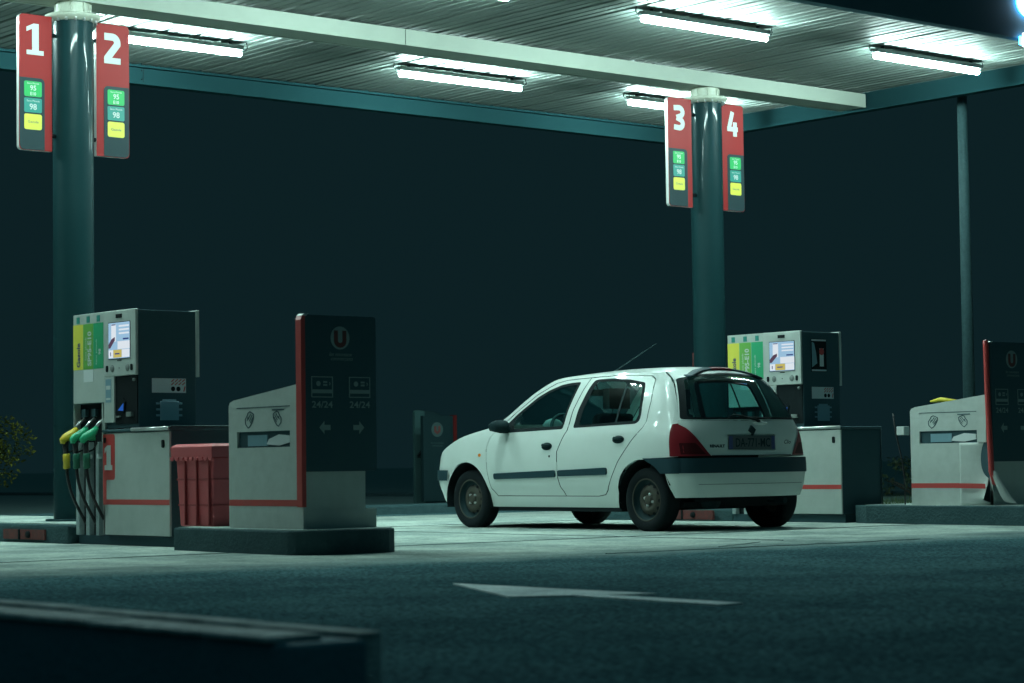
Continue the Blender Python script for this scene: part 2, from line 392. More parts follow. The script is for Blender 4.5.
# ------------------------------------------------------------------ lamps
def make_lamp():
    t = thing('tube_light', '', 'ceiling light', (0, 0, 0), group='fluorescent lamps under the canopy')
    b = MB(); b.box(-.045, .045, -.83, .83, .034, .08); b.build('housing', M['housing'], t, bevel=.006)
    pr = [(-.80, .03), (-.79, .036), (.79, .036), (.80, .03)]
    b = MB(); b.lathe([(0, -.825), (.018, -.82), (.0245, -.81), (.0245, .81), (.018, .82), (0, .825)], (0, 0, 0), 'y', 20); b.build('tube', M['lampwhite'], t)
    for s in (-1, 1):
        b = MB(); b.box(-.012, .012, s*.70-.012, s*.70+.012, .085, .11)
        b.build('bracket', M['black'], t)
        MB().tube([(0, s*.83, .05), (0, s*.88, .045), (0, s*.90, .07), (0, s*.885, .12)], .005, 6).build('hook', M['black'], t)
    return t
lab = {(1, 11.28): 'lit tube lamp partly hidden behind the number 2 sign',
       (1, 14.87): 'lit tube lamp between the number 2 and number 3 signs, far row',
       (1, 18.1): 'lit tube lamp partly hidden by the number 3 sign',
       (0, 14.94): 'lit tube lamp above and left of the number 4 sign, near row',
       (0, 18.14): 'lit tube lamp furthest right, near the canopy corner'}
src = make_lamp(); first = True
for row, X in ((1, -18.6), (0, -15.0)):
    ys = (11.28, 14.87, 18.1, 8.0, 4.9) if row else (14.94, 18.14, 11.7, 8.45)  # leftmost far lamp is added, unseen, to brighten pump and cabinet fronts
    for k, yy in enumerate(ys):
        o = src if first else copy_tree(src); first = False
        o.location = (X, yy, 4.64)
        o['label'] = lab.get((row, yy)) or {8.0: 'lit tube lamp of the far row, outside the photo to the left of sign 1', 11.7: 'lit tube lamp of the near row, just above the top edge of the photo', 8.45: 'lit tube lamp at the left end of the near row, outside the photo', 4.9: 'unseen tube lamp added at the left end of the far row'}[yy]

# ------------------------------------------------------------------ columns
def column(x, y, label):
    t = thing('column', label, 'column', (x, y, 0), group='round columns carrying the canopy')
    b = MB(); b.lathe([(.172, .0), (.172, 4.41)], (0, 0, 0), 'z', 48)
    b.build('shaft', M['column'], t)
    b = MB(); b.lathe([(.172, 4.41), (.222, 4.435), (.236, 4.45), (.236, 4.468), (.14, 4.468)], (0, 0, 0), 'z', 48); b.build('flange', M['collar'], t)
    b = MB(); b.lathe([(.145, 4.46), (.145, 4.575)], (0, 0, 0), 'z', 40)
    for k in range(8):
        a = PI/4*k+.2; c, s = math.cos(a), math.sin(a)
        b.tube([(c*.145, s*.145, 4.46), (c*.148, s*.148, 4.57)], .012, 4)
    b.build('collar', M['collar'], t)
    b = MB()
    for k in range(16):
        a = PI/8*k; b.lathe([(0, -.0), (.012, 0), (.012, .03)], (.196*math.cos(a), .196*math.sin(a), 4.402), 'z', 6)
    b.build('bolt_ring', M['steel'], t)
    for zz in (4.28, 3.42):
        for s in (-1, 1): MB().tube([(0, s*.165, zz), (0, s*.235, zz)], .018, 8).build('sign_clamp', M['black'], t)
    b = MB(); b.lathe([(.24, 0), (.24, .02), (.18, .02)], (0, 0, .155), 'z', 32); b.lathe([(.176, .95), (.176, .97)], (0, 0, 0), 'z', 32); b.build('base_ring', M['column'], t)
    return t
C1 = (-17.15, 9.455); C2 = (-17.15, 17.05)
column(*C1, 'dark green round column left of the number 1 pump, between signs 1 and 2')
column(*C2, 'dark green round column behind the white car, between signs 3 and 4')

def digit(b, ch, fr, cx, cy, w, h, st):
    x0, x1, y0, y1 = cx-w/2, cx+w/2, cy-h/2, cy+h/2; q = st/2
    if ch == '1':
        b.prism([(x0, y0), (x1, y0), (x1, y0+st*.62), (cx+st*.55, y0+st*.62), (cx+st*.55, y1), (cx-st*.25, y1), (x0, y1-h*.12), (x0, y1-h*.12-st*.62), (cx-st*.45, y1-h*.17), (cx-st*.45, y0+st*.62), (x0, y0+st*.62)], fr, 0, .003)
    if ch == '2':
        p = [(x0+.01*w, y1-q)]+arc(cx, y1-q-h*.20, w/2-q, h*.20, 90, -10, 9)[0:]+[(x0+q, y0+st*.75), (x0+q*.9, y0+q)]
        b.stroke(p, st, fr, 0, .003); b.rect(fr, x0, x1, y0, y0+st*.85, 0, .0032)
    if ch == '3':
        p = [(x0, y1-q)]+arc(cx-w*.05, cy+h*.23, w*.55-q, h*.27-q*.8, 85, -80, 9)+[(x0+w*.25, cy)]
        b.stroke(p, st*.9, fr, 0, .003)
        p = [(x0+w*.25, cy)]+arc(cx-w*.03, cy-h*.23, w*.53-q, h*.27-q*.8, 80, -85, 9)+[(x0, y0+q)]
        b.stroke(p, st*.9, fr, 0, .0033)
    if ch == '4':
        b.stroke([(cx+w*.02, y1), (x0+q*.9, y0+h*.32)], st*.85, fr, 0, .003); b.rect(fr, x0, x1, y0+h*.20, y0+h*.20+st*.8, 0, .0033); b.rect(fr, cx+w*.06, cx+w*.06+st*.9, y0, y1*.0+cy+h*.08, 0, .0036)

def lane_sign(ch, x, y0, y1, label, left):
    wd = y1-y0; zb, zt = 3.28, 4.435
    t = thing('lane_sign', label, 'sign', (x, (y0+y1)/2, 0), group='red lane number signs on the columns')
    fr = side(.022, -wd/2)
    out = rrect(0, wd, zb, zt, .035, corners=(1, 0, 0, 1) if left else (0, 1, 1, 0))
    b = MB(); b.prism(out, side(-.022, -wd/2), 0, .040); b.build('panel', M['edge'], t)
    b = MB(); b.prism([(u, v) for u, v in out], fr, -.003, .0); b.build('red_face', M['signred'], t)
    if left: dk = rrect(.004, wd-.07, zb+.004, 3.895, .04, corners=(1, 0, 1, 0))
    else: dk = rrect(.07, wd-.004, zb+.004, 3.895, .04, corners=(0, 1, 0, 1))
    b = MB(); b.prism(dk, fr, 0, .003); b.build('dark_field', M['slate'], t)
    b = MB(); digit(b, ch, fr, wd/2-.005, 4.225, .16, .265, .062); b.build('numeral', M['white'], t)
    c = (.004+wd-.07)/2 if left else (.07+wd-.004)/2
    c += .02*(1 if left else -1)*.3
    for nm, m_, z0, z1, r in (('fuel_label', 'labelgreen', 3.735, 3.865, .015), ('fuel_label', 'tealfilm', 3.60, 3.722, .012), ('fuel_label', 'yellow', 3.455, 3.587, .018)):
        b = MB(); b.prism(rrect(c-.082, c+.082, z0, z1, r), fr, .003, .006); o = b.build(nm, M[m_], t)
        f2 = lambda u, v, d, fr=fr: fr(u, v, d+.006)
        tb = MB()
        if m_ == 'labelgreen':
            tb.text('Sans Plomb', f2, c, z1-.018, .014, width=.11); tb.text('95', f2, c, z0+.073, .045, bold=.02); tb.text('E10', f2, c, z0+.024, .028, bold=.02)
        elif m_ == 'tealfilm':
            tb.text('Sans Plomb', f2, c, z1-.024, .016, width=.12); tb.text('98', f2, c, z0+.048, .052, bold=.02)
        else: tb.text('Gazole', f2, c, (z0+z1)/2, .022, width=.10)
        tb.build('lettering', M['navyprint'] if m_ == 'yellow' else M['white'], o)
        o['label'] = {'labelgreen': 'green 95 E10 fuel label', 'tealfilm': 'dark green 98 fuel label', 'yellow': 'yellow Gazole fuel label'}[m_]
    return t
xs = -17.15
lane_sign('1', xs, 8.935, 9.242, 'red sign with a white 1, left side of the left column', True)
lane_sign('2', xs, 9.67, 9.99, 'red sign with a white 2, right side of the left column', False)
lane_sign('3', xs, 16.47, 16.815, 'red sign with a white 3, left side of the right column', True)
lane_sign('4', xs, 17.275, 17.60, 'red sign with a white 4, right side of the right column', False)

# ------------------------------------------------------------------ fuel pumps
def make_pump(origin, label, full, poster):
    t = thing('fuel_pump', label, 'fuel pump', origin, group='self service fuel pumps')
    P = lambda mb, n, m, par=t, **k: mb.build(n, M[m], par, **k)
    F = front(0)
    D = .54
    P(MB().box(-1.44, 0, .03, D+.3, 0, .075), 'plinth', 'charcoal')
    # cabinet
    P(MB().box(-.982, -.003, .006, D, .08, .866), 'cabinet', 'charcoal', bevel=.004)
    d = P(MB().box(-.980, -.002, -.012, .0055, .084, .862), 'service_door', 'panel', bevel=.004)
    Fd = front(-.012)
    b = MB(); b.prism(rrect(-.10, -.07, .74, .80, .012), Fd, 0, .01); P(b, 'lock', 'black', d)
    b = MB(); b.rect(Fd, -.979, -.003, .315, .355, 0, .0015)
    if full:
        b.prism([(-.979, .3552), (-.93, .3552), (-.93, .495), (-.925, .505), (-.82, .505), (-.805, .512), (-.799, .528), (-.799, .835), (-.805, .85), (-.82, .857), (-.979, .857)], Fd, 0, .0016)
    P(b, 'red_band', 'red', d)
    if full:
        b = MB(); digit(b, '1', lambda u, v, dd: Fd(u, v, dd+.0017), -.893, .675, .115, .19, .062); P(b, 'numeral', 'white', d)
        b = MB(); b.prism(rrect(-.955, -.93, .79, .83, .01), Fd, .0017, .012); P(b, 'lock', 'black', d)
    # lid with rolled edge
    b = MB(); b.box(-.99, .012, -.02, D+.012, .868, .893); P(b, 'lid', 'charcoal', bevel=.01)
    b = MB(); b.tube([(-.53 if full else -.9, -.022, .885), (.008, -.022, .885)], .014, 10); P(b, 'lid_edge', 'steel')
    if full:
        b = MB(); b.tube([(.014, -.02, .882), (.014, -.005, .898), (.014, D-.01, .898), (.014, D+.008, .885), (.014, D+.008, .80)], .007, 8); P(b, 'side_rail', 'galv')
    else:
        b = MB(); b.tube([(.005, D, .88), (.005, D, .1)], .006, 8); P(b, 'side_rail', 'galv')
    # head, computer box
    P(MB().box(-.954, -.468, .006, D-.03, .90, 1.795), 'head', 'charcoal', bevel=.003)
    P(MB().box(-.947, -.462, D-.03, D, 1.29, 1.805), 'back_panel', 'panel', bevel=.003)
    b = MB(); b.box(-.952, -.470, -.02, .005, 1.30, 1.805); P(b, 'display_panel', 'panel', bevel=.006)
    # dark service recess below the display panel
    b = MB(); b.box(-.80, -.475, -.004, .005, .93, 1.298); P(b, 'recess', 'black')
    b = MB(); b.box(-.952, -.80, -.018, .0055, .945, 1.298); P(b, 'pillar_panel', 'panel', bevel=.003)
    b = MB(); b.rect(front(-.018), -.925, -.84, 1.10, 1.28, 0, .002); nt_ = P(b, 'notice', 'poster')
    b = MB(); b.rect(front(-.020), -.915, -.85, 1.20, 1.23, 0, .001); b.rect(front(-.020), -.915, -.85, 1.12, 1.135, 0, .001); P(b, 'notice_print', 'white', nt_)
    b = MB(); b.prism([(-.76, 1.04), (-.66, 1.02), (-.64, 1.10), (-.67, 1.13)], front(-.004), 0, .012); P(b, 'card_reader', 'black')
    b = MB(); b.prism([(-.745, 1.035), (-.665, 1.03), (-.66, 1.09)], front(-.016), 0, .002); P(b, 'reader_light', 'bluespot')
    b = MB(); b.box(-.60, -.53, -.03, 0, .985, 1.02); b.box(-.78, -.72, -.02, 0, .98, .995); P(b, 'receipt_slot', 'housing')
    b = MB(); b.lathe([(0, .02), (.012, .02), (.014, 0)], (-.51, -.0, 1.265), '-y', 10); P(b, 'button', 'housing')
    # screen
    Fs = front(-.02)
    b = MB(); b.prism(rrect(-.875, -.545, 1.43, 1.715, .004), Fs, 0, .003); P(b, 'screen_bezel', 'black')
    Fs2 = front(-.0232)
    s0, s1, v0, v1 = -.870, -.550, 1.435, 1.710
    b = MB(); b.rect(Fs2, s0, s1, v0, v1, 0, .001); sc = P(b, 'screen', 'screenblue')
    b = MB(); b.rect(Fs2, s0+.14, s1, v0+.07, v0+.13, .001, .002); b.rect(Fs2, s0+.045, s0+.115, v0+.13, v1-.01, .001, .002); b.rect(Fs2, s0+.205, s1-.004, v0+.006, v0+.066, .001, .002)
    b.rect(Fs2, s0+.004, s0+.07, v0+.006, v0+.066, .001, .0015)
    for k in range(3): b.rect(Fs2, s1-.16, s1-.01, v1-.035-.028*k, v1-.022-.028*k, .001, .002)
    P(b, 'screen_field', 'screenwhite', sc)
    b = MB(); b.rect(Fs2, s0+.075, s0+.2, v0+.006, v0+.066, .001, .002); P(b, 'screen_field', 'screenyellow', sc)
    b = MB(); b.prism([(s0+.004, v0+.08), (s0+.03, v0+.08), (s0+.10, v0+.14), (s0+.10, v0+.165), (s0+.05, v0+.15), (s0+.004, v0+.11)], Fs2, .002, .003); P(b, 'screen_field', 'screenpink', sc)
    b = MB(); b.rect(Fs2, s1-.10, s1-.015, v0+.14, v0+.152, .001, .002); b.rect(Fs2, s0+.03, s0+.04, v0+.02, v0+.05, .002, .003)
    b.rect(Fs2, s0+.05, s0+.11, v1-.02, v1-.012, .002, .003); b.rect(Fs2, s0+.1, s0+.17, v0+.03, v0+.04, .002, .003); P(b, 'screen_field', 'screennavy', sc)
    b = MB()
    for u in (-.895, -.525): b.prism(rrect(u-.013, u+.013, 1.335, 1.385, .012), Fs, 0, .008)
    b.rect(Fs, -.76, -.67, 1.745, 1.775, 0, .004); b.rect(Fs, -.74, -.68, 1.415, 1.422, 0, .003); b.lathe([(0, .004), (.006, .004)], (-.71, -.02, 1.36), '-y', 8)
    P(b, 'fitting', 'black')
    for u in (-.82, -.59): P(MB().lathe([(0, .003), (.028, .003), (.03, 0)], (u, -.02, 1.36), '-y', 18), 'speaker_grille', 'housing')
    # fuel selector column
    P(MB().box(-1.43, -.956, .006, D-.02, 1.10, 1.80), 'selector_box', 'charcoal')
    b = MB(); b.box(-1.435, -.955, -.016, .0055, 1.105, 1.805); P(b, 'selector_panel', 'panel', bevel=.004)
    Fp = front(-.016)
    for k, (m_, txt, small, mm) in enumerate((('yellow', 'Gazole', '', 'navyprint'), ('green2', 'SP95-E10', 'Sans plomb', 'white'), ('emerald', '98', 'Sans plomb', 'white'))):
        u0 = -1.432+k*.159; b = MB(); b.rect(Fp, u0, u0+.153, 1.37, 1.725, 0, .002); o = P(b, 'fuel_label', m_)
        o['label'] = ('yellow Gazole label', 'green SP95-E10 label', 'dark green 98 label')[k]
        f2 = lambda u, v, d, u0=u0: Fp(u0+u, v, d+.002)
        b = MB()
        if k == 0: b.text(txt, f2, .085, 1.485, .055, rot=PI/2, bold=.025, width=.19)
        elif k == 1: b.text(txt, f2, .10, 1.53, .06, rot=PI/2, bold=.03, width=.27); b.text(small, f2, .045, 1.53, .03, rot=PI/2, width=.18)
        else: b.text(small, f2, .05, 1.50, .025, rot=PI/2, width=.20); b.text(txt, f2, .10, 1.50, .035, rot=PI/2, bold=.02)
        P(b, 'lettering', mm, o)
        b = MB(); b.rect(Fp, u0+.055, u0+.10, 1.735, 1.785, 0, .004); P(b, 'indicator', 'tealfilm')
    b = MB(); b.rect(Fp, -1.27, -1.12, 1.27, 1.365, 0, .002); P(b, 'notice', 'sticker')
    # nozzle bay
    P(MB().box(-1.44, -.985, .05, D-.02, .07, 1.10), 'nozzle_bay', 'black')
    b = MB(); b.box(-1.445, -1.44, -.01, .3, .82, 1.3) if full else b.box(-1.445, -1.44, -.01, .3, .9, 1.0)
    P(b, 'side_flap', 'panel')
    for k in range(3):
        u = -1.43+.155*k
        b = MB(); b.box(u, u+.052, .0, .05, .075, .80 if k else .80); P(b, 'bay_post', 'post', bevel=.006)
        b = MB(); b.box(u+.06, u+.12, .02, .05, 1.0, 1.06); P(b, 'nozzle_cradle', 'charcoal')
    b = MB(); b.box(-1.0, -.985, -.01, .02, .80, 1.1); b.box(-.985, -.955, -.012, .02, .09, .94); P(b, 'bay_trim', 'panel')
    for k, (mc, ms) in enumerate((('yplastic', 'yplastic'), ('gplastic', 'dgplastic'), ('gplastic', 'dgplastic'))):
        u = -1.325+.158*k
        b = MB(); b.tube([(u, .02, .985), (u, -.03, .945), (u, -.065, .90)], [.011, .012, .014], 10); spout = b
        b = MB(); b.tube([(u, -.05, .912), (u, -.075, .88), (u, -.11, .855), (u, -.15, .835), (u, -.17, .815), (u, -.172, .79)], [.018, .03, .036, .034, .03, .018], 12)
        b.box(u-.018, u+.018, -.14, -.07, .81, .86)
        nz = P(b, 'nozzle', mc); nz['label'] = ('yellow diesel nozzle', 'green nozzle in the middle', 'green nozzle beside the door')[k]
        P(spout, 'spout', 'steel', nz)
        b = MB(); b.tube([(u, -.14, .83), (u, -.15, .77), (u, -.14, .70)], [.022, .024, .02], 10)
        b.tube([(u, -.07, .84), (u, -.05, .79), (u, -.08, .74), (u, -.135, .72)], .007, 6)
        P(b, 'grip', 'hose', nz)
        b = MB(); b.tube([(u, -.14, .715), (u, -.14, .705), (u, -.14, .655), (u, -.139, .65), (u, -.138, .60), (u, -.137, .595)], [.018, .028, .028, .025, .028, .02], 12); P(b, 'swivel', ms, nz)
        b = MB(); b.tube([(u, -.137, .60)]+[(u+.03*math.sin(a*.9), -.137+.15*(1-math.cos(a))*.5, .58-.40*math.sin(a*.5)*1.0) for a in np.linspace(.1, PI, 16)]+[(u+.06, .03, .16)], .0125, 10); P(b, 'hose', 'hose', nz)
        b = MB(); b.lathe([(0, .03), (.02, .03), (.02, 0)], (u+.105, .02, .69), '-y', 10); P(b, 'hose_clip', 'sticker')
    # right side of the head
    Fx = side(-.468)
    b = MB(); b.rect(Fx, .12, .42, 1.165, 1.275, 0, .002); o = P(b, 'safety_sticker', 'sticker')
    b = MB()
    for k in range(4):
        for r_ in range(2): b.stroke([(.29+.032*k, 1.225+.024*r_), (.315+.032*k, 1.245+.024*r_)], .008, lambda u, v, d: Fx(u, v, d+.002), 0, .001)
    b.stroke([(.40, 1.175), (.412, 1.215)], .01, lambda u, v, d: Fx(u, v, d+.002), 0, .001); P(b, 'sticker_symbol', 'red', o)
    b = MB()
    for u in (.305, .352): b.prism(arc(u, 1.195, .019, .019, 0, 342, 11), lambda u, v, d: Fx(u, v, d+.002), 0, .001)
    P(b, 'sticker_symbol', 'black', o)
    b = MB(); b.box(-.468, -.455, .19, .35, .955, 1.10); b.box(-.468, -.46, .21, .33, 1.10, 1.115)
    for k in range(3): b.box(-.468, -.462, .155, .385, .985+.045*k, 1.0+.045*k)
    P(b, 'vent_box', 'poster', bevel=.002)
    if poster:
        b = MB(); b.rect(Fx, .12, .33, 1.42, 1.73, 0, .003); o = P(b, 'side_poster', 'black')
        f2 = lambda u, v, d: Fx(u, v, d+.003)
        b = MB(); b.rect(f2, .125, .325, 1.425, 1.44, 0, .001); b.rect(f2, .125, .325, 1.71, 1.725, 0, .001); b.rect(f2, .235, .29, 1.47, 1.64, 0, .001); P(b, 'poster_print', 'sticker', o)
        b = MB(); b.prism(arc(.262, 1.61, .034, .034, 0, 342, 11), f2, .001, .002); P(b, 'poster_print', 'red', o)
        b = MB(); b.prism([(.128, 1.46), (.20, 1.50), (.185, 1.60), (.16, 1.69), (.128, 1.7)], f2, 0, .001); P(b, 'poster_print', 'poster', o)
    return t
make_pump((-14.516, 8.806, 0), 'number 1 fuel pump beside the red bin, with a yellow and two green nozzles', True, False)
make_pump((-14.114, 15.718, 0), 'fuel pump behind the white car, with a dark poster on its side', False, True)

# ------------------------------------------------------------------ red bin
t = thing('waste_bin', 'red plastic bin with scalloped lid between pump 1 and the service cabinet', 'bin', (-14.03, 8.72, .165))
def loft(b, rings, smooth=False):
    n = len(rings[0]); o = []
    for r in rings: o += r
    b.add(o, [(i*n+k, i*n+(k+1) % n, (i+1)*n+(k+1) % n, (i+1)*n+k) for i in range(len(rings)-1) for k in range(n)]+[tuple(reversed(range(n))), tuple((len(rings)-1)*n+k for k in range(n))], smooth)
b = MB(); rg = lambda w0, d0, z: [(-.22-w0, -d0, z), (.22+w0, -d0, z), (.22+w0, .38+d0, z), (-.22-w0, .38+d0, z)]
loft(b, [rg(0, 0, 0), rg(.035, .012, .50)])
body = b.build('body', M['redbin'], t, bevel=.012)
b = MB()
for zf in (.155, .34):
    w0 = .035*zf/.5; d0 = .012*zf/.5
    loft(b, [rg(w0+.004, d0+.004, zf-.007), rg(w0+.004, d0+.004, zf+.007)])
for u in (-.115, .035, .19):
    b.add([(u-.006, -.006, 0.01), (u+.006, -.006, .01), (u*1.1+.006, -.02, .49), (u*1.1-.006, -.02, .49)], [(0, 1, 2, 3)])
    b.box(u*1.05-.006, u*1.05+.006, -.024, -.004, .01, .49)
b.build('rib', M['ribshade'], t, bevel=.003)
b = MB(); loft(b, [rg(.055, .04, .50), rg(.06, .045, .575), rg(.03, .01, .595)]);
for k in range(9):
    u = -.26+.065*k; b.prism(arc(u, .50, .028, .028, 180, 360, 6), front(-.035), 0, .012)
b.build('lid', M['redbin'], t, bevel=.01)
MB().box(-.29, .29, .40, .47, .52, .60).build('hinge', M['redbin'], t, bevel=.01)

# ------------------------------------------------------------------ service cabinets with dark board
def hand_icon(b, fr, cx, cy, s, flip=1):
    P_ = [(-.9, -.5), (-.95, .1), (-.6, .45), (-.3, .9), (.1, 1.05), (.5, .9), (.95, .7), (.9, .2), (.55, -.35), (.1, -.8), (-.3, -1.0), (-.9, -.5)]
    b.stroke([(cx+flip*x*s, cy+y*s) for x, y in P_], .006, fr)
    for q in (((-.3, .1), (.3, .75)), ((-.05, -.15), (.6, .6)), ((.15, -.4), (.75, .3)), ((-.55, -.1), (-.3, .4))):
        b.stroke([(cx+flip*x*s, cy+y*s) for x, y in q], .005, fr)
def make_totem(origin, label, hurt):
    t = thing('service_cabinet', label, 'service cabinet', origin, group='service cabinets with dark information boards')
    P = lambda mb, n, m, par=t, **k: mb.build(n, M[m], par, **k)
    # local origin: near corner of the cabinet at kerb top; front face looks to -Y, spans x -.905..0
    W = .905
    outl = [(-W, 0), (-.035, 0), (-.035, .975), (-W+.06, .885), (-W+.015, .86), (-W, .82)]
    b = MB(); b.prism(outl, front(0), -.50, -.02); P(b, 'housing', 'charcoal', bevel=.004)
    # front skin with an opening: assembled round the recess
    F = front(.0)
    nx = 1 if not hurt else 26
    b = MB()
    r0, r1, v0, v1 = -.80, -.15, .555, .83
    b.prism([(-W, 0), (0, 0), (0, v0), (-W, v0)] if not hurt else [(-W, 0), (-.35, 0), (-.35, v0), (-W, v0)], F, -.02, .0)
    b.prism([(-W, v0), (r0, v0), (r0, v1), (-W, v1)], F, -.02, .0)
    b.prism([(r1, v0), (0, v0), (0, v1), (r1, v1)] if not hurt else [(r1, v0), (-.05, v0), (-.05, v1), (r1, v1)], F, -.02, .0)
    b.prism([(-W, v1), (-.035, v1), (-.035, .975), (-W+.06, .885), (-W+.015, .87), (-W, .845)], F, -.02, .0)
    fp = P(b, 'front_panel', 'panel2')
    if hurt:   # crumpled lower right corner
        vs = []; N, K = 18, 22
        for i in range(N+1):
            for k in range(K+1):
                u = -.35+.35*i/N; v = v0*k/K
                e = (i/N)**3; q = math.exp(-((v-.02)/.18)**2)
                vs.append((u+.05*e*(1-q)*-1*math.sin(v*7)*.6-.02*e, -.09*e*math.sin(2.2+v*6.)*.8-.10*e*q*(-1 if v < .05 else 1)*.6, v))
        b = MB(); b.add(vs, [(i*(K+1)+k, (i+1)*(K+1)+k, (i+1)*(K+1)+k+1, i*(K+1)+k+1) for i in range(N) for k in range(K)], True)
        o = P(b, 'bent_panel', 'panel2', fp, solid=.004); o['label'] = 'dented lower corner of the front panel'
        vs = []
        for i in range(11):
            a = i/10; 
            vs += [(.00+.13*a, -.02+.05*a, .30*(1-a)**1.6-.0+.03), (.05+.17*a, .02+.06*a, .28*(1-a)**1.3+.01)]
        b = MB(); b.add(vs, [(2*i, 2*i+1, 2*i+3, 2*i+2) for i in range(10)], True); o = P(b, 'torn_flap', 'panel2', solid=.003); o['label'] = 'torn metal flap curling to the ground'
    b = MB(); b.rect(front(.055), r0, r1, v0, .66, 0, .003); P(b, 'recess_back', 'housing', fp)
    b = MB(); b.box(r0+.12, r0+.36, .01, .05, v0+.01, v0+.085); P(b, 'dispenser', 'poster', fp)
    b = MB(); b.prism([(-.45, .575), (-.30, .565), (-.17, .585), (-.17, .63), (-.30, .64), (-.42, .61)], front(.03), 0, .02); P(b, 'paper_roll', 'sticker', fp)
    b = MB(); b.box(r0, r1, -.0005, .015, .665, v1); pn = P(b, 'instruction_panel', 'panel2', fp)
    b = MB(); Fi = front(-.0005); hand_icon(b, Fi, -.64, .745, .055); hand_icon(b, Fi, -.30, .745, .05, -1); b.rect(Fi, -.36, -.22, .803, .812); b.rect(Fi, r0, r1, .826, .832, 0, .002); P(b, 'icon', 'charcoal', pn)
    b = MB(); b.rect(F, -W, -.001 if not hurt else -.36, .155, .198, 0, .0015); 
    P(b, 'red_band', 'red', fp)
    if hurt:
        b = MB(); b.prism([(-.36, .155), (-.03, .150), (-.03, .193), (-.36, .198)], front(-.05), 0, .004); P(b, 'red_band', 'red', fp)
    # board, normal +X
    X = 0.0
    Bd = side(.0)
    H0, H1, Wd = .385, 1.435, .60
    base = rrect(.021, .515, .0, .42, .04, corners=(0, 0, 1, 0))
    b = MB(); b.prism(base, side(-.05), 0, .045); P(b, 'side_panel', 'panel')
    b = MB(); b.prism([(.021, .0), (.60, .0), (.60, .13), (.021, .13)], side(-.03), 0, .034); P(b, 'foot_panel', 'panel')
    b = MB(); b.prism(rrect(.015, Wd, H0, H1, .02), side(-.03), 0, .045); bd = P(b, 'board', 'charcoal')
    Bf = side(.0152)
    # red edge strip
    if not hurt: b = MB(); b.prism([(-.02, .15), (.014, .15), (.014, 1.42), (.03, H1+.002), (.0, H1+.002), (-.012, 1.425), (-.02, 1.40)], side(-.045), 0, .062)
    else:
        b = MB(); b.tube([(-.02, -.02, 1.45), (-.02, -.01, 1.40), (-.012, -.012, .9), (.0, -.008, .5), (.002, .0, .30), (.02, .015, .20), (.06, .05, .16)], [.018, .024, .024, .025, .026, .024, .018], 8)
    P(b, 'red_edge', 'red')
    b = MB(); b.prism([(-.012, 1.43), (.0, H1+.006), (.04, H1+.008), (.02, H1-.01)], side(-.04), 0, .06); P(b, 'edge_cap', 'edge')
    # emblem
    b = MB(); b.prism(arc(.30, 1.285, .078, .078, 0, 352, 44), Bf, 0, .003); em = P(b, 'emblem', 'dimprint', bd)
    f2 = side(.0182)
    b = MB(); b.stroke([(.265, 1.335), (.265, 1.265)]+arc(.30, 1.265, .035, .03, 180, 360, 8)[1:]+[(.335, 1.335)], .032, f2, 0, .002); P(b, 'emblem_letter', 'reddull', em)
    b = MB(); b.text('les nouveaux', Bf, .305, 1.175, .026, shear=.3, width=.19); b.text('commerçants', Bf, .315, 1.14, .026, shear=.3, width=.18)
    for u in (.15, .46): b.text('24/24', Bf, u, .835, .045, bold=.015, width=.17)
    P(b, 'lettering', 'dimprint', bd)
    for u in (.15, .46):
        b = MB(); q = [(u-.085, .885), (u+.085, .885), (u+.085, 1.02), (u-.085, 1.02)]
        b.stroke(q+[q[0]], .006, Bf)
        b.rect(Bf, u-.08, u+.08, .91, .935); b.prism(arc(u-.03, .975, .018, .018, 0, 324, 9), Bf, 0, .002)
        for k in range(2): b.rect(Bf, u+.01, u+.04, .96+.02*k, .972+.02*k)
        b.stroke([(u+.06, .985), (u+.066, .975), (u+.06, .965)], .004, Bf)
        P(b, 'card_symbol', 'dimprint', bd)
    for u, s in ((.17, -1), (.45, 1)):
        b = MB(); b.prism([(u+s*.045*a, .68+.045*c) for a, c in ([(1, 0), (.1, .95), (.1, .38), (-1, .38), (-1, -.38), (.1, -.38), (.1, -.95)] if s < 0 else [(1, 0), (.1, .95), (.1, .38), (-1, .38), (-1, -.38), (.1, -.38), (.1, -.95)])], Bf, 0, .002)
        P(b, 'arrow_symbol', 'dimprint', bd)
    return t
make_totem((-12.5, 8.60, .165), 'pale service cabinet and dark board beside the red bin, its edges straight', False)
make_totem((-12.56, 15.92, .165), 'dented service cabinet with torn base and bent red edge, at the far right', True)
# yellow cloth on the right cabinet, small white box clipped to its side
b = MB(); b.tube([(0, 0, 0), (.10, .02, .02), (.20, .03, .0), (.30, .05, -.005)], [.012, .032, .028, .012], 8)
o = b.build('cleaning_cloth', M['yellowcloth']); o.location = (-13.33, 16.05, 1.10); o.scale = (1, 1, .7)
tag(o, 'yellow cloth lying on top of the dented service cabinet', 'cloth')
t = thing('hose_holder', 'small white holder with thin hose at the left of the dented cabinet', 'hose holder', (-13.60, 15.95, 0))
MB().box(-.03, .06, -.03, .05, .80, .88).build('box', M['white'], t, bevel=.008)
MB().tube([(-.09, 0, 1.0), (-.07, 0, .85), (-.03, 0, .7), (.01, 0, .55), (.03, .0, .4), (.03, 0, .17)], .007, 8).build('hose', M['hose'], t)

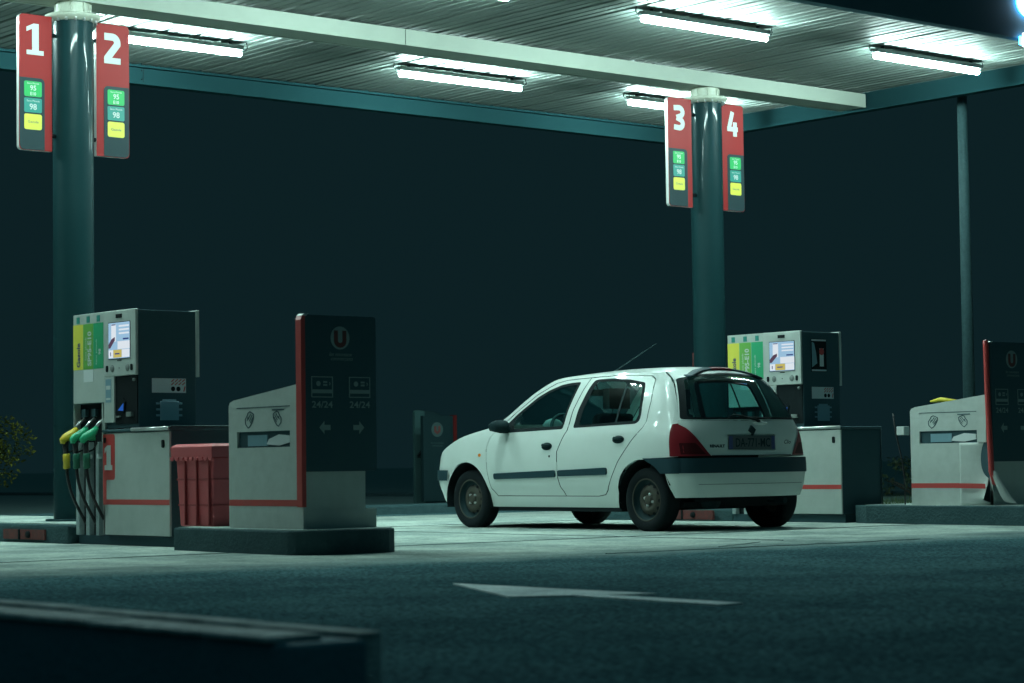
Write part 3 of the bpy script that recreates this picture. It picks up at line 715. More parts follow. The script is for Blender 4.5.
# ------------------------------------------------------------------ far pump and board beyond the canopy
t = thing('fuel_pump', 'dim pump with grey edge in the dark left of the car', 'fuel pump', (-25.1, 19.16, 0), group='unlit equipment beyond the forecourt')
b = MB(); b.prism([(0, .05), (.17, .05), (.17, 1.345), (.10, 1.36), (.02, 1.36), (0, 1.33)], side(-.05), 0, .05); b.build('pale_edge', M['farbody'], t)
b = MB(); b.prism([(.17, .05), (.62, .05), (.62, 1.18), (.52, 1.27), (.35, 1.34), (.17, 1.36)], side(-.05), 0, .04); b.build('body', M['trim'], t)
b = MB(); b.box(.0, .012, .02, .15, .70, .707); b.tube([(.02, .03, .72), (.03, .08, .78), (.02, .12, .82)], .02, 6); b.build('handle', M['black'], t)
b = MB(); b.stroke([(.30, 1.24), (.26, 1.18), (.31, 1.13), (.27, 1.08)], .025, side(-.008)); b.stroke([(.30, 1.0), (.28, .88)], .02, side(-.008)); b.stroke([(.25, .80), (.31, .79), (.28, .72)], .02, side(-.008)); b.build('blue_mark', mat('blue_print', (.03, .10, .45), .5), t)
t = thing('information_board', 'dim dark board with round U emblem and red edge, just left of the car', 'sign', (-24.6, 18.94, 0), group='unlit equipment beyond the forecourt')
b = MB(); b.box(-.06, 0, -.02, .5, .1, 1.27); bd = b.build('board', M['trim'], t)
b = MB(); b.prism(arc(.22, 1.08, .10, .10, 0, 352, 40), side(.0), 0, .004); em = b.build('emblem', M['farprint'], bd)
b = MB(); b.stroke([(.185, 1.13), (.185, 1.06), (.22, 1.035), (.255, 1.06), (.255, 1.13)], .035, side(.004)); b.build('emblem_letter', M['reddull'], em)
b = MB(); b.text('les nouveaux', side(.0), .22, .90, .03, width=.22); b.text('commerçants', side(0), .22, .855, .03, width=.18); b.build('lettering', M['farprint'], bd)
b = MB(); b.box(-.07, .01, .5, .56, .10, 1.28); b.build('red_edge', M['farred'], t)
# red and white strip behind the right column
t = thing('marker_post', 'slim red board edge with white foot just left of the right column', 'marker post', (-19.1, 18.75, 0))
b = MB(); b.box(-.03, .03, -.02, .04, 1.50, 1.87); b.build('red_strip', M['reddull'], t)
b = MB(); b.box(-.033, .033, -.025, .045, 1.455, 1.498); b.build('white_foot', M['white'], t)
b = MB(); b.box(-.025, .025, 0, .05, 0, 1.455); b.build('post', M['charcoal'], t)
b = MB(); b.box(-.03, .03, .05, .07, 1.3, 1.44); b.build('yellow_strip', M['yellow'], t)

# lamp post beyond the right corner of the canopy
t = thing('lamp_post', 'tall galvanised post standing behind the dented cabinet at the right', 'lamp post', (-15.98, 19.9, 0))
MB().tube([(0, 0, 0), (0, 0, 2.4), (0, 0, 7.5)], [.072, .062, .045], 20).build('pole', M['galv'], t)
MB().tube([(0, 0, 7.45), (.3, .3, 7.75), (1.0, 1.0, 7.95)], [.04, .035, .03], 12).build('arm', M['galv'], t)
b = MB(); b.box(.85, 1.35, .85, 1.1, 7.88, 7.98); b.build('lamp_head', M['housing'], t, bevel=.03)

# ------------------------------------------------------------------ plants
def leaves(b, n, box, size, rnd, shape=None):
    for i in range(n):
        while True:
            p = Vector([rnd.uniform(*box[k]) for k in range(3)])
            if shape is None or shape(p): break
        a = Vector((rnd.gauss(0, 1), rnd.gauss(0, 1), rnd.gauss(0, .7))).normalized(); c = a.cross(Vector((rnd.gauss(0, 1), rnd.gauss(0, 1), rnd.gauss(0, 1)))).normalized()
        s = size*rnd.uniform(.6, 1.4)
        b.add([p-a*s, p-c*s*.45, p+a*s, p+c*s*.45], [(0, 1, 2, 3)])
def shrub(loc, w, h, n, label, leafmat, seed, size=.035):
    rnd = random.Random(seed); t = thing('shrub', label, 'shrub', loc, group='dim shrubs around the forecourt')
    blobs = [(Vector((rnd.uniform(-w, w)*.8, rnd.uniform(-w, w)*.5, rnd.uniform(.35, .95)*h)), rnd.uniform(.22, .4)*min(w, h)) for _ in range(12)]
    def sh(p): return any((p-c).length < r*(0.75+.4*math.sin(p.x*9+p.z*7)) for c, r in blobs)
    b = MB(); leaves(b, n, ((-w*1.1, w*1.1), (-w*.7, w*.7), (.15*h, h*1.15)), size, rnd, sh); b.build('foliage', leafmat, t)
    b = MB()
    for c, r in blobs:
        m_ = Vector((c.x*.35+rnd.uniform(-.1, .1), c.y*.3, c.z*.45)); b.tube([(c.x*.1, c.y*.1, 0), m_, c], [.03, .018, .006], 6)
    b.build('stem', M['bark'], t); return t
shrub((-26.3, 12.5, 0), 1.6, 1.12, 5200, 'leafy shrub with lit yellow green spots painted on dark leaves at the far left, behind the left column', M['leaf'], 3, .03)
shrub((-21.4, 25.6, 0), .7, .55, 700, 'thin dark shrub between the right pump and the dented cabinet', M['leafd'], 5, .035)
b = MB(); rnd = random.Random(4)
for i in range(3500):
    x, y = rnd.uniform(-23, -16.5), rnd.uniform(20.6, 26); h = rnd.uniform(.03, .12); a = rnd.uniform(0, PI); dx, dy = math.cos(a)*.006, math.sin(a)*.006
    b.add([(x-dx, y-dy, 0), (x+dx, y+dy, 0), (x+rnd.uniform(-.03, .03), y+rnd.uniform(-.03, .03), h)], [(0, 1, 2)])
o = b.build('grass', M['grass'], kind='stuff'); tag(o, 'low dim grass behind the forecourt on the right', 'grass')
# ------------------------------------------------------------------ the car; local x forward, y to its left, z up, origin on the ground under the rear axle
def itp(x, xs, ys): return float(np.interp(x, xs, ys))
def crv(xs, ys):
    """smooth (monotone cubic) interpolation"""
    xs = np.array(xs, float); ys = np.array(ys, float); h = np.diff(xs); d = np.diff(ys)/h; m = np.zeros(len(xs)); m[0] = d[0]; m[-1] = d[-1]
    for i in range(1, len(xs)-1):
        if d[i-1]*d[i] > 0: w1 = 2*h[i]+h[i-1]; w2 = h[i]+2*h[i-1]; m[i] = (w1+w2)/(w1/d[i-1]+w2/d[i])
    def f(x):
        x = min(max(x, xs[0]), xs[-1]); i = min(max(int(np.searchsorted(xs, x))-1, 0), len(h)-1); t = (x-xs[i])/h[i]
        return float((2*t**3-3*t**2+1)*ys[i]+(t**3-2*t**2+t)*h[i]*m[i]+(-2*t**3+3*t**2)*ys[i+1]+(t**3-t**2)*h[i]*m[i+1])
    return f
gz = crv([.15, .22, .28, .34, .37, .5, .62, .75, .84, .90, .95, 1.0, 1.1, 1.2, 1.3, 1.36, 1.42], [.715, .75, .770, .782, .797, .818, .822, .812, .795, .772, .752, .735, .692, .645, .59, .553, .52])
px_ = crv([-.6, -.3, -.1, .25, .7, 2.3, 2.6, 2.85, 3.2], [.935, .935, .965, .99, 1, 1, .985, .95, .95])
xr0 = crv([.18, .25, .32, .45, .58, .66, .80, .90, .94, 1.1, 1.2, 1.25, 1.28, 1.30, 1.32, 1.34, 1.36, 1.4], [-.44, -.50, -.535, -.552, -.548, -.53, -.52, -.50, -.487, -.425, -.370, -.335, -.305, -.275, -.238, -.198, -.150, -.04])
xf0 = crv([.18, .30, .42, .53, .62, .70, .74], [3.06, 3.11, 3.13, 3.12, 3.09, 3.03, 2.98])
ze = crv([-.30, -.2, 0, .3, .7, 1.28, 1.389, 1.61, 1.79, 1.98, 2.12, 2.3, 2.5, 2.66, 2.89, 2.99, 3.06], [1.285, 1.305, 1.338, 1.358, 1.362, 1.352, 1.338, 1.245, 1.125, .99, .928, .893, .855, .812, .715, .62, .56])
zc = crv([-.30, -.2, 0, .4, .7, 1.1, 1.35, 1.6, 1.9, 2.15, 2.3, 2.5, 2.8, 3.0, 3.1], [1.345, 1.372, 1.398, 1.414, 1.416, 1.402, 1.382, 1.305, 1.165, 1.02, .945, .905, .835, .735, .64])
RR, RF = .14, .26
KR = crv([.2, .6, .9, 1.1, 1.3, 1.4], [.14, .14, .15, .17, .19, .19])
def xk(z):
    w = gz(z)*.935; return xr0(z)+KR(z)*((w-.293*RR)/w)**2.5
def xs(z): return xk(z)+.293*RR
def hs(x, z):
    w = gz(z)*px_(x); d = x-xk(z)
    if d < RR: dd = min(RR, RR-max(d, .0)); w -= RR-math.sqrt(max(0, RR*RR-dd*dd))
    d = xf0(min(z, .62))-x
    if d < RF: dd = min(RF, RF-max(d, 0)); w -= (RF-math.sqrt(max(0, RF*RF-dd*dd)))
    return w
def ye(x): return hs(x, ze(x))
def top(x, y):
    a = min(1, abs(y)/max(.1, ye(x))); return ze(x)+(zc(x)-ze(x))*(1-a**2.4)
def xr(y, z):
    hh_ = gz(z)*.935; a = abs(y)-(hh_-RR)
    return xr0(z)+KR(z)*min(1, abs(y)/(gz(z)*.935))**2.5+(RR-math.sqrt(max(0, RR*RR-a*a)) if a > 0 else 0)
def xf(y, z):
    hh_ = gz(z)*.95; a = abs(y)-(hh_-RF)
    return xf0(z)-(RF-math.sqrt(max(0, RF*RF-min(a, RF*.99)**2)) if a > 0 else 0)
def inpoly(P, poly):
    x, y = P[:, 0], P[:, 1]; c = np.zeros(len(P), bool); n = len(poly)
    for i in range(n):
        x1, y1 = poly[i]; x2, y2 = poly[(i+1) % n]
        if y1 == y2: continue
        k = ((y1 > y) != (y2 > y)) & (x < (x2-x1)*(y-y1)/(y2-y1)+x1); c ^= k
    return c
def dens(poly, st_):
    out = []
    for i in range(len(poly)):
        a, b = Vector(poly[i]), Vector(poly[(i+1) % len(poly)]); n = max(1, int((b-a).length/st_))
        out += [tuple(a.lerp(b, k/n)) for k in range(n)]
    return out
def smoothpoly(poly, r=.02, n=4, skip=()):
    """round every corner"""
    out = []; N = len(poly)
    for i in range(N):
        p = Vector(poly[i]); a = Vector(poly[i-1]); b = Vector(poly[(i+1) % N])
        ra = min(r, (a-p).length*.45); rb = min(r, (b-p).length*.45)
        q0 = p+(a-p).normalized()*ra; q1 = p+(b-p).normalized()*rb
        for k in range(n+1):
            t = k/n; out.append(tuple((1-t)**2*q0+2*t*(1-t)*p+t*t*q1))
    return out
def cpanel(b, outline, holes, lift, step=.045, flip=False):
    loops = [dens(outline, step*.7)]+[dens(h, step*.7) for h in holes]; pts = []; ed = []
    for lp in loops:
        o = len(pts); pts += [(float(a), float(c)) for a, c in lp]; ed += [(o+i, o+(i+1) % len(lp)) for i in range(len(lp))]
    A = np.array(pts); x0, y0 = A.min(0); x1, y1 = A.max(0)
    G = np.array([(x, y) for x in np.arange(x0+step*.5, x1, step) for y in np.arange(y0+step*.5, y1, step)])
    if len(G):
        k = inpoly(G, loops[0])
        for h in loops[1:]: k &= ~inpoly(G, h)
        G = G[k]
        if len(G):
            d = np.sqrt(((G[:, None]-A[None])**2).sum(2)).min(1); G = G[d > step*.45]
    allp = [Vector(p) for p in pts]+[Vector((float(p[0]), float(p[1]))) for p in G]
    vs, es, fs, *_ = delaunay_2d_cdt(allp, ed, [], 0, 1e-6)
    V = np.array([(v.x, v.y) for v in vs]); C = np.array([V[list(f_)].mean(0) for f_ in fs])
    k = inpoly(C, loops[0])
    for h in loops[1:]: k &= ~inpoly(C, h)
    F = [tuple(f_) for f_, q in zip(fs, k) if q]
    if flip: F = [tuple(reversed(f_)) for f_ in F]
    b.add([lift(v.x, v.y) for v in vs], F, True); return b
def L_side(s, off=0.): return lambda x, z: (x, s*(hs(x, z)+off), z)
def L_rear(off=0.): return lambda y, z: (xr(y, z)-off, y, z)
def L_top(off=0.): return lambda x, y: (x, y, top(x, y)+off)

car = thing('hatchback_car', 'white five door hatchback seen from behind, parked at the right pump', 'car', (-13.937, 13.858, 0), math.atan2(.036, -.999))
CP = lambda mb, n, m, par=car, **k: mb.build(n, M[m], par, **k)
AR = .335
archF = [(2.475+AR*math.cos(a), .275+AR*math.sin(a)) for a in np.linspace(PI+.22, -.22, 22)]   # from rear to front over the top
archR = [(.005+AR*math.cos(a), .275+AR*math.sin(a)) for a in np.linspace(PI+.22, -.22, 22)]
def rr_(q):
    x, z = -.27, 1.33
    for _ in range(60):
        y = q*(gz(z)*.935-.293*RR); z = .5*z+.5*top(x, y); x = .5*x+.5*xr(y, z)
    return x, y, z
xx = rr_(1)[0]
sideout = [(xs(z), z) for z in np.linspace(.625, rr_(1)[2], 14)]
topx = np.linspace(xx+.02, 2.95, 70)
sideout += [(x, ze(x)) for x in topx]
sideout += [(xf0(.55)-.087, .60), (xf0(.50)-.077, .50), (xf0(.42)-.077, .42), (xf0(.3)-.077, .30), (xf0(.2)-.077, .20)]
sideout += list(reversed([p for p in archF if p[1] > .2])) + [(2.10, .20), (.36, .20)] + list(reversed([p for p in archR if p[1] > .2 and p[0] > -.33 and not (p[0] < -.2 and p[1] < .49)])) + [(-.22, .49), (-.10, .618)]
Bx = [(1.05, .302), (1.10, .38), (1.12, .46), (1.125, .69), (1.065, .80), (1.018, .878), (1.012, 1.06), (.965, 1.24), (.925, 1.333)]
fdoor = [(2.115, .83), (2.15, .73), (2.135, .52), (2.10, .37), (2.03, .302)]+Bx+[(1.25, 1.322), (1.38, 1.30), (1.59, 1.205), (1.775, 1.08), (1.945, .955), (2.04, .89)]
rdoor = [(x-.011, z) for x, z in reversed(Bx)]+[(.60, .302), (.51, .315), (.467, .354), (.306, .59), (.138, .775), (.03, .88), (.005, .93), (.017, 1.10), (.058, 1.29), (.12, 1.318), (.5, 1.34)]
opening = [(2.121, .83), (2.156, .73), (2.141, .52), (2.106, .365), (2.035, .296), (.60, .296), (.506, .308), (.461, .350), (.300, .587), (.132, .771), (.022, .88), (-.002, .93), (.010, 1.10), (.050, 1.295), (.115, 1.325), (.5, 1.347), (.93, 1.340), (1.25, 1.329), (1.385, 1.307), (1.595, 1.212), (1.78, 1.086), (1.95, .961), (2.045, .896)]
fwin = [(1.985, .868), (1.082, .887), (1.075, 1.06), (1.045, 1.25), (1.035, 1.303), (1.17, 1.300), (1.30, 1.285), (1.45, 1.24), (1.572, 1.185), (1.755, 1.063), (1.90, .95)]
fgl = [(1.80, .905), (1.105, .915), (1.10, 1.06), (1.075, 1.23), (1.065, 1.278), (1.17, 1.275), (1.29, 1.262), (1.44, 1.215), (1.555, 1.160), (1.73, 1.045), (1.80, .985)]
rwin = [(.940, .893), (.935, 1.06), (.89, 1.24), (.855, 1.31), (.80, 1.318), (.60, 1.318), (.371, 1.300), (.16, 1.266), (.135, 1.20), (.085, .99), (.09, .935), (.13, .912)]
rgl = [(.87, .915), (.865, 1.06), (.825, 1.24), (.80, 1.293), (.60, 1.293), (.371, 1.277), (.185, 1.245), (.165, 1.19), (.115, .985), (.13, .94)]
fwin, rwin, fgl, rgl = [smoothpoly(p, .025) for p in (fwin, rwin, fgl, rgl)]
for s in (1, -1):
    fl = s > 0
    CP(cpanel(MB(), sideout, [opening], L_side(s), .045, flip=fl), 'side_panel', 'white_paint')
    for nm, pl, win, gl, hx, hz in (('door', fdoor, fwin, fgl, 1.262, .738), ('door', rdoor, rwin, rgl, .300, .782)):
        d = CP(cpanel(MB(), pl, [win], L_side(s, .001), .045, flip=fl), nm, 'white_paint')
        CP(cpanel(MB(), win, [gl], L_side(s, .003), .03, flip=fl), 'window_frame', 'black', d)
        wn = CP(cpanel(MB(), gl, [], L_side(s, -.006), .06, flip=fl), 'window', 'glass', d)
        if pl is rdoor:
            CP(cpanel(MB(), [(.392, .905), (.368, .905), (.378, 1.285), (.40, 1.285)], [], L_side(s, .001), .06, flip=fl), 'window_bar', 'trim', wn)
        # handle
        hp = arc(hx, hz, .075, .034, 0, 345, 23)
        h_ = CP(cpanel(MB(), hp, [], L_side(s, .004), .03, flip=fl), 'handle', 'trim', d)
        yy = hs(hx, hz); b = MB(); b.tube([(hx-.06, s*(yy+.004), hz+.008), (hx-.03, s*(yy+.024), hz+.012), (hx+.03, s*(yy+.026), hz+.012), (hx+.06, s*(yy+.006), hz+.008)], [.010, .014, .014, .010], 8); CP(b, 'grip', 'trim', h_)
        if pl is fdoor:
            b = MB(); b.lathe([(0, .004), (.010, .004), (.011, 0)], (hx-.04, s*(hs(hx, .655)), .65), 'y' if s > 0 else '-y', 10); CP(b, 'keyhole', 'black', d)
            z0, z1 = .476, .497; xa, xb = 2.03, 1.140
        else: z0, z1 = .498, .515; xa, xb = 1.098, .440
        sp1 = smoothpoly([(xa, z0-.027), (xb, z1-.032), (xb, z1+.030), (xa, z0+.027)], .022 if True else 0)
        b = MB(); cpanel(b, sp1, [], L_side(s, .016), .03, flip=fl)
        n0 = len(sp1); dn = dens(sp1, .02); rim = [L_side(s, .016)(*p) for p in dn]+[L_side(s, .0)(*p) for p in dn]; k = len(dn)
        b.add(rim, [(i, (i+1) % k, k+(i+1) % k, k+i) for i in range(k)], True)
        CP(b, 'rubbing_strip', 'bumperdark', d)
    b = MB(); cpanel(b, arc(2.245, .672, .022, .016, 0, 330, 11), [], L_side(s, .006), .05, flip=fl); CP(b, 'side_repeater', 'orange')
    # mirror
    b = MB(); b.tube([(1.86, s*.775, .90), (1.87, s*.84, .895)], [.035, .03], 8)
    loft(b, [[(1.875+dx, s*(y_), .925+dz) for dx, dz in ((-.05, -.06*k), (.05, -.045*k), (.06, .03*k), (.02, .055*k), (-.05, .06*k))] for y_, k in ((.80, .55), (.84, .95), (.90, 1.), (.945, .8), (.955, .4))], True)
    CP(b, 'door_mirror', 'trim')
    # wheel house liners
    for cx in (2.475, .005):
        b = MB(); an = np.linspace(-.25, PI+.25 if cx > 1 else PI-.35, 20)
        v = [(cx+AR*math.cos(a), s*y_, .275+AR*math.sin(a)) for a in an for y_ in (.79 if cx > 1 else .775, .48)]
        b.add(v, [(2*i, 2*i+1, 2*i+3, 2*i+2) for i in range(len(an)-1)], True)
        b.add([(cx+(AR)*math.cos(a), s*.48, .275+(AR)*math.sin(a)) for a in an], [tuple(range(len(an)))])
        CP(b, 'wheel_housing', 'black')
    # rear bumper, side return
    for (zlo, zhi, off, m_, nm, xa) in ((.283, .488, .010, 'white_paint', 'bumper', None), (.488, .617, .026, 'bumperdark', 'bumper_strip', None)):
        if nm == 'bumper': pl = [(xs(z)-off, z) for z in np.linspace(.285, .486, 6)]+[(-.262, .486), (-.275, .43), (-.295, .36), (-.32, .285)]
        else: pl = [(xs(z)-off, z) for z in np.linspace(.488, .615, 5)]+[(-.12, .617), (-.03, .618), (-.09, .585), (-.155, .555), (-.225, .488)]
        b = MB(); cpanel(b, pl, [], L_side(s, off), .03, flip=fl)
        k = len(pl); dn = dens(pl, .03); k = len(dn); b.add([L_side(s, off)(*p) for p in dn]+[L_side(s, 0)(*p) for p in dn], [(i, (i+1) % k, k+(i+1) % k, k+i) for i in range(k)], True)
        CP(b, nm, m_)
    # tail light: side part and rear part
    b = MB(); pl = [(xs(z)-.005, z) for z in np.linspace(.63, .905, 6)]+[(xs(.9)+.035, .900), (xs(.86)+.05, .86), (xs(.75)+.06, .75), (xs(.63)+.06, .63)]
    cpanel(b, pl, [], L_side(s, .006), .03, flip=fl)
    yl = lambda z: s*(gz(z)*.935-.293*RR+.007)
    pr_ = [(yl(z), z) for z in np.linspace(.63, .905, 6)]+[(s*.69, .905), (s*.655, .87), (s*.47, .63)]
    cpanel(b, pr_, [], L_rear(.006), .03, flip=True)
    tl = CP(b, 'tail_light', 'tail')
    b = MB(); cpanel(b, [(s*.715, .645), (s*.715, .74), (s*.60, .74), (s*.515, .645)], [], L_rear(.0075), .03, flip=True); CP(b, 'reversing_lens', 'taildark', tl)
# roof with windscreen opening, rear edge
ysr = np.linspace(-1, 1, 25)
redge = [rr_(q) for q in ysr]
xl = np.linspace(xx+.02, 2.26, 60)
ro = [(x, y) for x, y, z in redge]+[(x, ye(x)) for x in xl]+[(x, -ye(x)) for x in reversed(xl)]
ws = [(x, ye(x)-.045) for x in np.linspace(1.42, 2.20, 16)]+[(2.26, .45), (2.275, 0), (2.26, -.45)]+[(x, -(ye(x)-.045)) for x in np.linspace(2.20, 1.42, 16)]+[(1.375, -.3), (1.36, 0), (1.375, .3)]
ro2 = [(x, y) for x, y, z in redge]+[(x, ye(x)) for x in xl]+[(2.30, .5), (2.315, 0), (2.30, -.5)]+[(x, -ye(x)) for x in reversed(xl)]
b = MB(); cpanel(b, ro2, [ws], L_top(), .05); CP(b, 'roof', 'white_paint')
b = MB(); cpanel(b, ws, [], L_top(-.004), .06); CP(b, 'windscreen', 'glass')
bo = [(2.31, 0), (2.305, -.5), (2.27, -ye(2.27)+.004)]+[(x, -ye(x)) for x in np.linspace(2.35, 2.93, 20)]+[(2.99, -.3), (3.0, 0), (2.99, .3)]+[(x, ye(x)) for x in np.linspace(2.93, 2.35, 20)]+[(2.27, ye(2.27)-.004), (2.305, .5)]
b = MB(); cpanel(b, bo, [], L_top(), .05); CP(b, 'bonnet', 'white_paint')
# nose: upper panel, headlights, bumper
def nose(z0, z1, n=6): return [(gz(z)*.95-.293*RF, z) for z in np.linspace(z0, z1, n)]
b = MB(); pl = nose(.50, .60)+[(.5, .66), (.3, .70), (0, .72)]; pl = pl+[(-y, z) for y, z in reversed(pl[:-1])]; cpanel(b, pl, [], lambda y, z: (xf(y, z), y, z), .05); CP(b, 'grille_panel', 'white_paint')
b = MB(); pl = nose(.20, .44); pl = pl+[(-y, z) for y, z in reversed(pl)]; cpanel(b, pl, [], lambda y, z: (xf(y, z), y, z), .05); CP(b, 'bumper', 'white_paint')
b = MB(); pl = nose(.42, .54); pl = pl+[(-y, z) for y, z in reversed(pl)]; cpanel(b, pl, [], lambda y, z: (xf(y, z)+.02, y, z), .05)
for s in (1, -1): cpanel(b, [(2.80, .44), (3.03, .44), (3.03, .54), (2.77, .535)], [], L_side(s, .018), .04, flip=(s > 0))
CP(b, 'bumper_strip', 'bumperdark')
for s in (1, -1):
    b = MB(); cpanel(b, [(s*.66, .52), (s*.66, .60), (s*.45, .655), (s*.36, .56)], [], lambda y, z: (xf(y, z)+.012, y, z), .04); CP(b, 'headlight', 'edge')
# tailgate
def rw(q, z): return q*(gz(z)*.935-.293*RR)
zs_ = np.linspace(.633, .925, 8)
lf = [(rw(1, z), z) for z in zs_]; pl = [(-a, c) for a, c in lf]+list(reversed(lf))
tg_h = smoothpoly([(.295, .675), (.295, .812), (-.262, .812), (-.262, .675)], .02)
b = MB(); cpanel(b, pl, [tg_h], L_rear(), .045, flip=True); tg = CP(b, 'tailgate', 'white_paint')
b = MB(); cpanel(b, tg_h, [], L_rear(-.014), .06, flip=True); k = len(tg_h); b.add([L_rear(-.014)(*p) for p in tg_h]+[L_rear(0)(*p) for p in tg_h], [(i, (i+1) % k, k+(i+1) % k, k+i) for i in range(k)]); CP(b, 'plate_recess', 'white_paint', tg)
b = MB(); b.stroke([(.475, .632), (-.475, .632)], .006, lambda u, v, d: (xr(u, v)-.001, u, v), 0, 0); 
b = MB(); cpanel(b, [(.46, .636), (-.46, .636), (-.46, .630), (.46, .630)], [], L_rear(.002), .05, flip=True); CP(b, 'tailgate_gap', 'black', tg)
fr_ = lambda x0: (lambda u, v, d: (x0-d, -u, v))      # seen from behind: u to the right
xp = xr0(.74)+.010
b = MB(); b.prism(rrect(-.287, .245, .683, .797, .008), fr_(xp), 0, .010); pt = CP(b, 'number_plate', 'plate')
f_p = fr_(xp-.010)
b = MB(); b.text('DA-771-MC', f_p, -.012, .74, .075, bold=.012, width=.40); CP(b, 'lettering', 'trim', pt)
b = MB(); b.rect(f_p, -.286, -.245, .684, .796, 0, .001); b.rect(f_p, .205, .244, .684, .796, 0, .001); CP(b, 'plate_end', 'navyprint', pt)
xb = xr0(.72)
b = MB(); b.text('RENAULT', fr_(xb-.001), -.425, .712, .026, bold=.07, width=.17); CP(b, 'lettering', 'trim', tg)
b = MB(); b.text('Clio', fr_(xb+.008), .40, .745, .035, shear=.3, bold=.01); CP(b, 'lettering', 'trim', tg)
b = MB(); b.prism([(-.02-.0, .885), (.028, .848), (-.005, .80), (-.055, .84)], fr_(xr0(.85)-.0), -.01, .012); CP(b, 'badge', 'trim', tg)
# rear window, its opening in the tailgate shell and spoiler
zr = [.937, .99, 1.05, 1.12, 1.19, 1.25, min(1.29, redge[0][2]-.02)]
def qz(z): return rw(1, z)-.008
lf = [(qz(z), z) for z in zr]; gl_ = smoothpoly(list(reversed([(-a, c) for a, c in lf]))+[(-.3, 1.312), (0, 1.318), (.3, 1.312)][0:0]+[], .02) if False else None
rg = [(-qz(z), z) for z in zr]+[(-.34, 1.325), (0, 1.345), (.34, 1.325)]+[(qz(z), z) for z in reversed(zr)]
rg = smoothpoly(rg, .03)
lo = [(-rw(1, z), z) for z in np.linspace(.927, redge[0][2]-.001, 9)]+[(y, z-.001) for x, y, z in redge]+[(rw(1, z), z) for z in np.linspace(redge[-1][2]-.001, .927, 9)]
b = MB(); cpanel(b, lo, [rg], L_rear(), .035, flip=True); CP(b, 'tailgate_frame', 'white_paint', tg)
b = MB(); cpanel(b, rg, [smoothpoly([(y*.93, .955+(z-.937)*.93) for y, z in rg[::3]], .02)], L_rear(.002), .035, flip=True); CP(b, 'window_border', 'black', tg)
b = MB(); cpanel(b, rg, [], L_rear(-.003), .028, flip=True); CP(b, 'rear_window', 'rearglass', tg)
b = MB()
v = []
for q in np.linspace(-.86, .86, 25):
    x, y, z = rr_(q); v += [(x+.05, y, z+.006), (x-.050, y, z-.004), (x-.075, y, z-.022), (x-.025, y, z-.028)]
b.add(v, [(4*i+k, 4*i+4+k, 4*i+4+(k+1) % 4, 4*i+(k+1) % 4) for i in range(24) for k in range(4)]+[(0, 1, 2, 3), (99, 98, 97, 96)], True)
sp0 = CP(b, 'spoiler', 'bumperdark')
b = MB(); v = []
for q in np.linspace(-.26, .26, 9):
    x, y, z = rr_(q); v += [(x-.040, y, z+.004), (x-.080, y, z-.012), (x-.078, y, z-.024)]
b.add(v, [(3*i+k, 3*i+3+k, 3*i+4+k, 3*i+1+k) for i in range(8) for k in range(2)], True); CP(b, 'brake_light', 'tail', sp0)
# wiper
xw = xr0(.95)
b = MB(); b.tube([(xw-.012, -.09, .918), (xw-.03, -.05, .93), (xr0(.965)-.022, .10, .962), (xr0(.975)-.02, .20, .975), (xr0(.96)-.015, .25, .955)], [.016, .012, .008, .007, .005], 8)
b.tube([(xr0(.955)-.016, .27, .948), (xr0(.96)-.018, .05, .955), (xr0(.945)-.016, -.22, .945)], .006, 6); CP(b, 'rear_wiper', 'black', tg)
b = MB(); b.tube([(xw-.004, -.19, .905), (xw-.02, -.10, .900), (xw-.004, 0, .903)], [.008, .016, .008], 8); CP(b, 'tailgate_handle', 'white_paint', tg)
# rear bumper centre
for (z0, z1, off, m_, nm) in ((.285, .488, .010, 'white_paint', 'bumper'), (.488, .615, .026, 'bumperdark', 'bumper_strip')):
    lf = [(gz(z)*.935-.293*RR+off*.9, z) for z in np.linspace(z0, z1, 6)]; pl = [(-a, c) for a, c in lf]+list(reversed(lf))
    b = MB(); cpanel(b, pl, [], L_rear(off), .045, flip=True)
    for zz, q in ((z1, 1), (z0, -1)):
        ys = np.linspace(-lf[0][0], lf[0][0], 30); v = [(xr(y, zz)-off, y, zz) for y in ys]+[(xr(y, zz)+.02, y, zz) for y in ys]
        b.add(v, [(i, i+1, 30+i+1, 30+i) if q > 0 else (i+1, i, 30+i, 30+i+1) for i in range(29)])
    CP(b, nm, m_)
b = MB(); v = []
for y in np.linspace(-.60, .60, 20): v += [(xr(y, .40)-.0115, y, .392), (xr(y, .40)-.0115, y, .397)]
b.add(v, [(2*i, 2*i+2, 2*i+3, 2*i+1) for i in range(19)]); CP(b, 'bumper_crease', 'housing')
# under body
b = MB(); b.box(-.30, 2.95, -.60, .60, .20, .245); b.box(.35, 2.08, -.735, .735, .165, .215); b.box(-.44, -.38, -.55, .55, .25, .34); b.box(-.30, .30, -.47, .47, .235, .36); CP(b, 'underbody', 'black')
MB().tube([(-.50, -.38, .245), (-.3, -.38, .25), (.2, -.30, .24)], .025, 12).build('tailpipe', M['trim'], car)
b = MB(); b.lathe([(.0, 0), (.075, 0), (.075, .3), (0, .3)], (-.40, .35, .26), 'x', 16) ; CP(b, 'exhaust', 'trim')
b = MB(); b.tube([(0, -.6, .27), (0, .6, .27)], .04, 10); CP(b, 'axle', 'black')
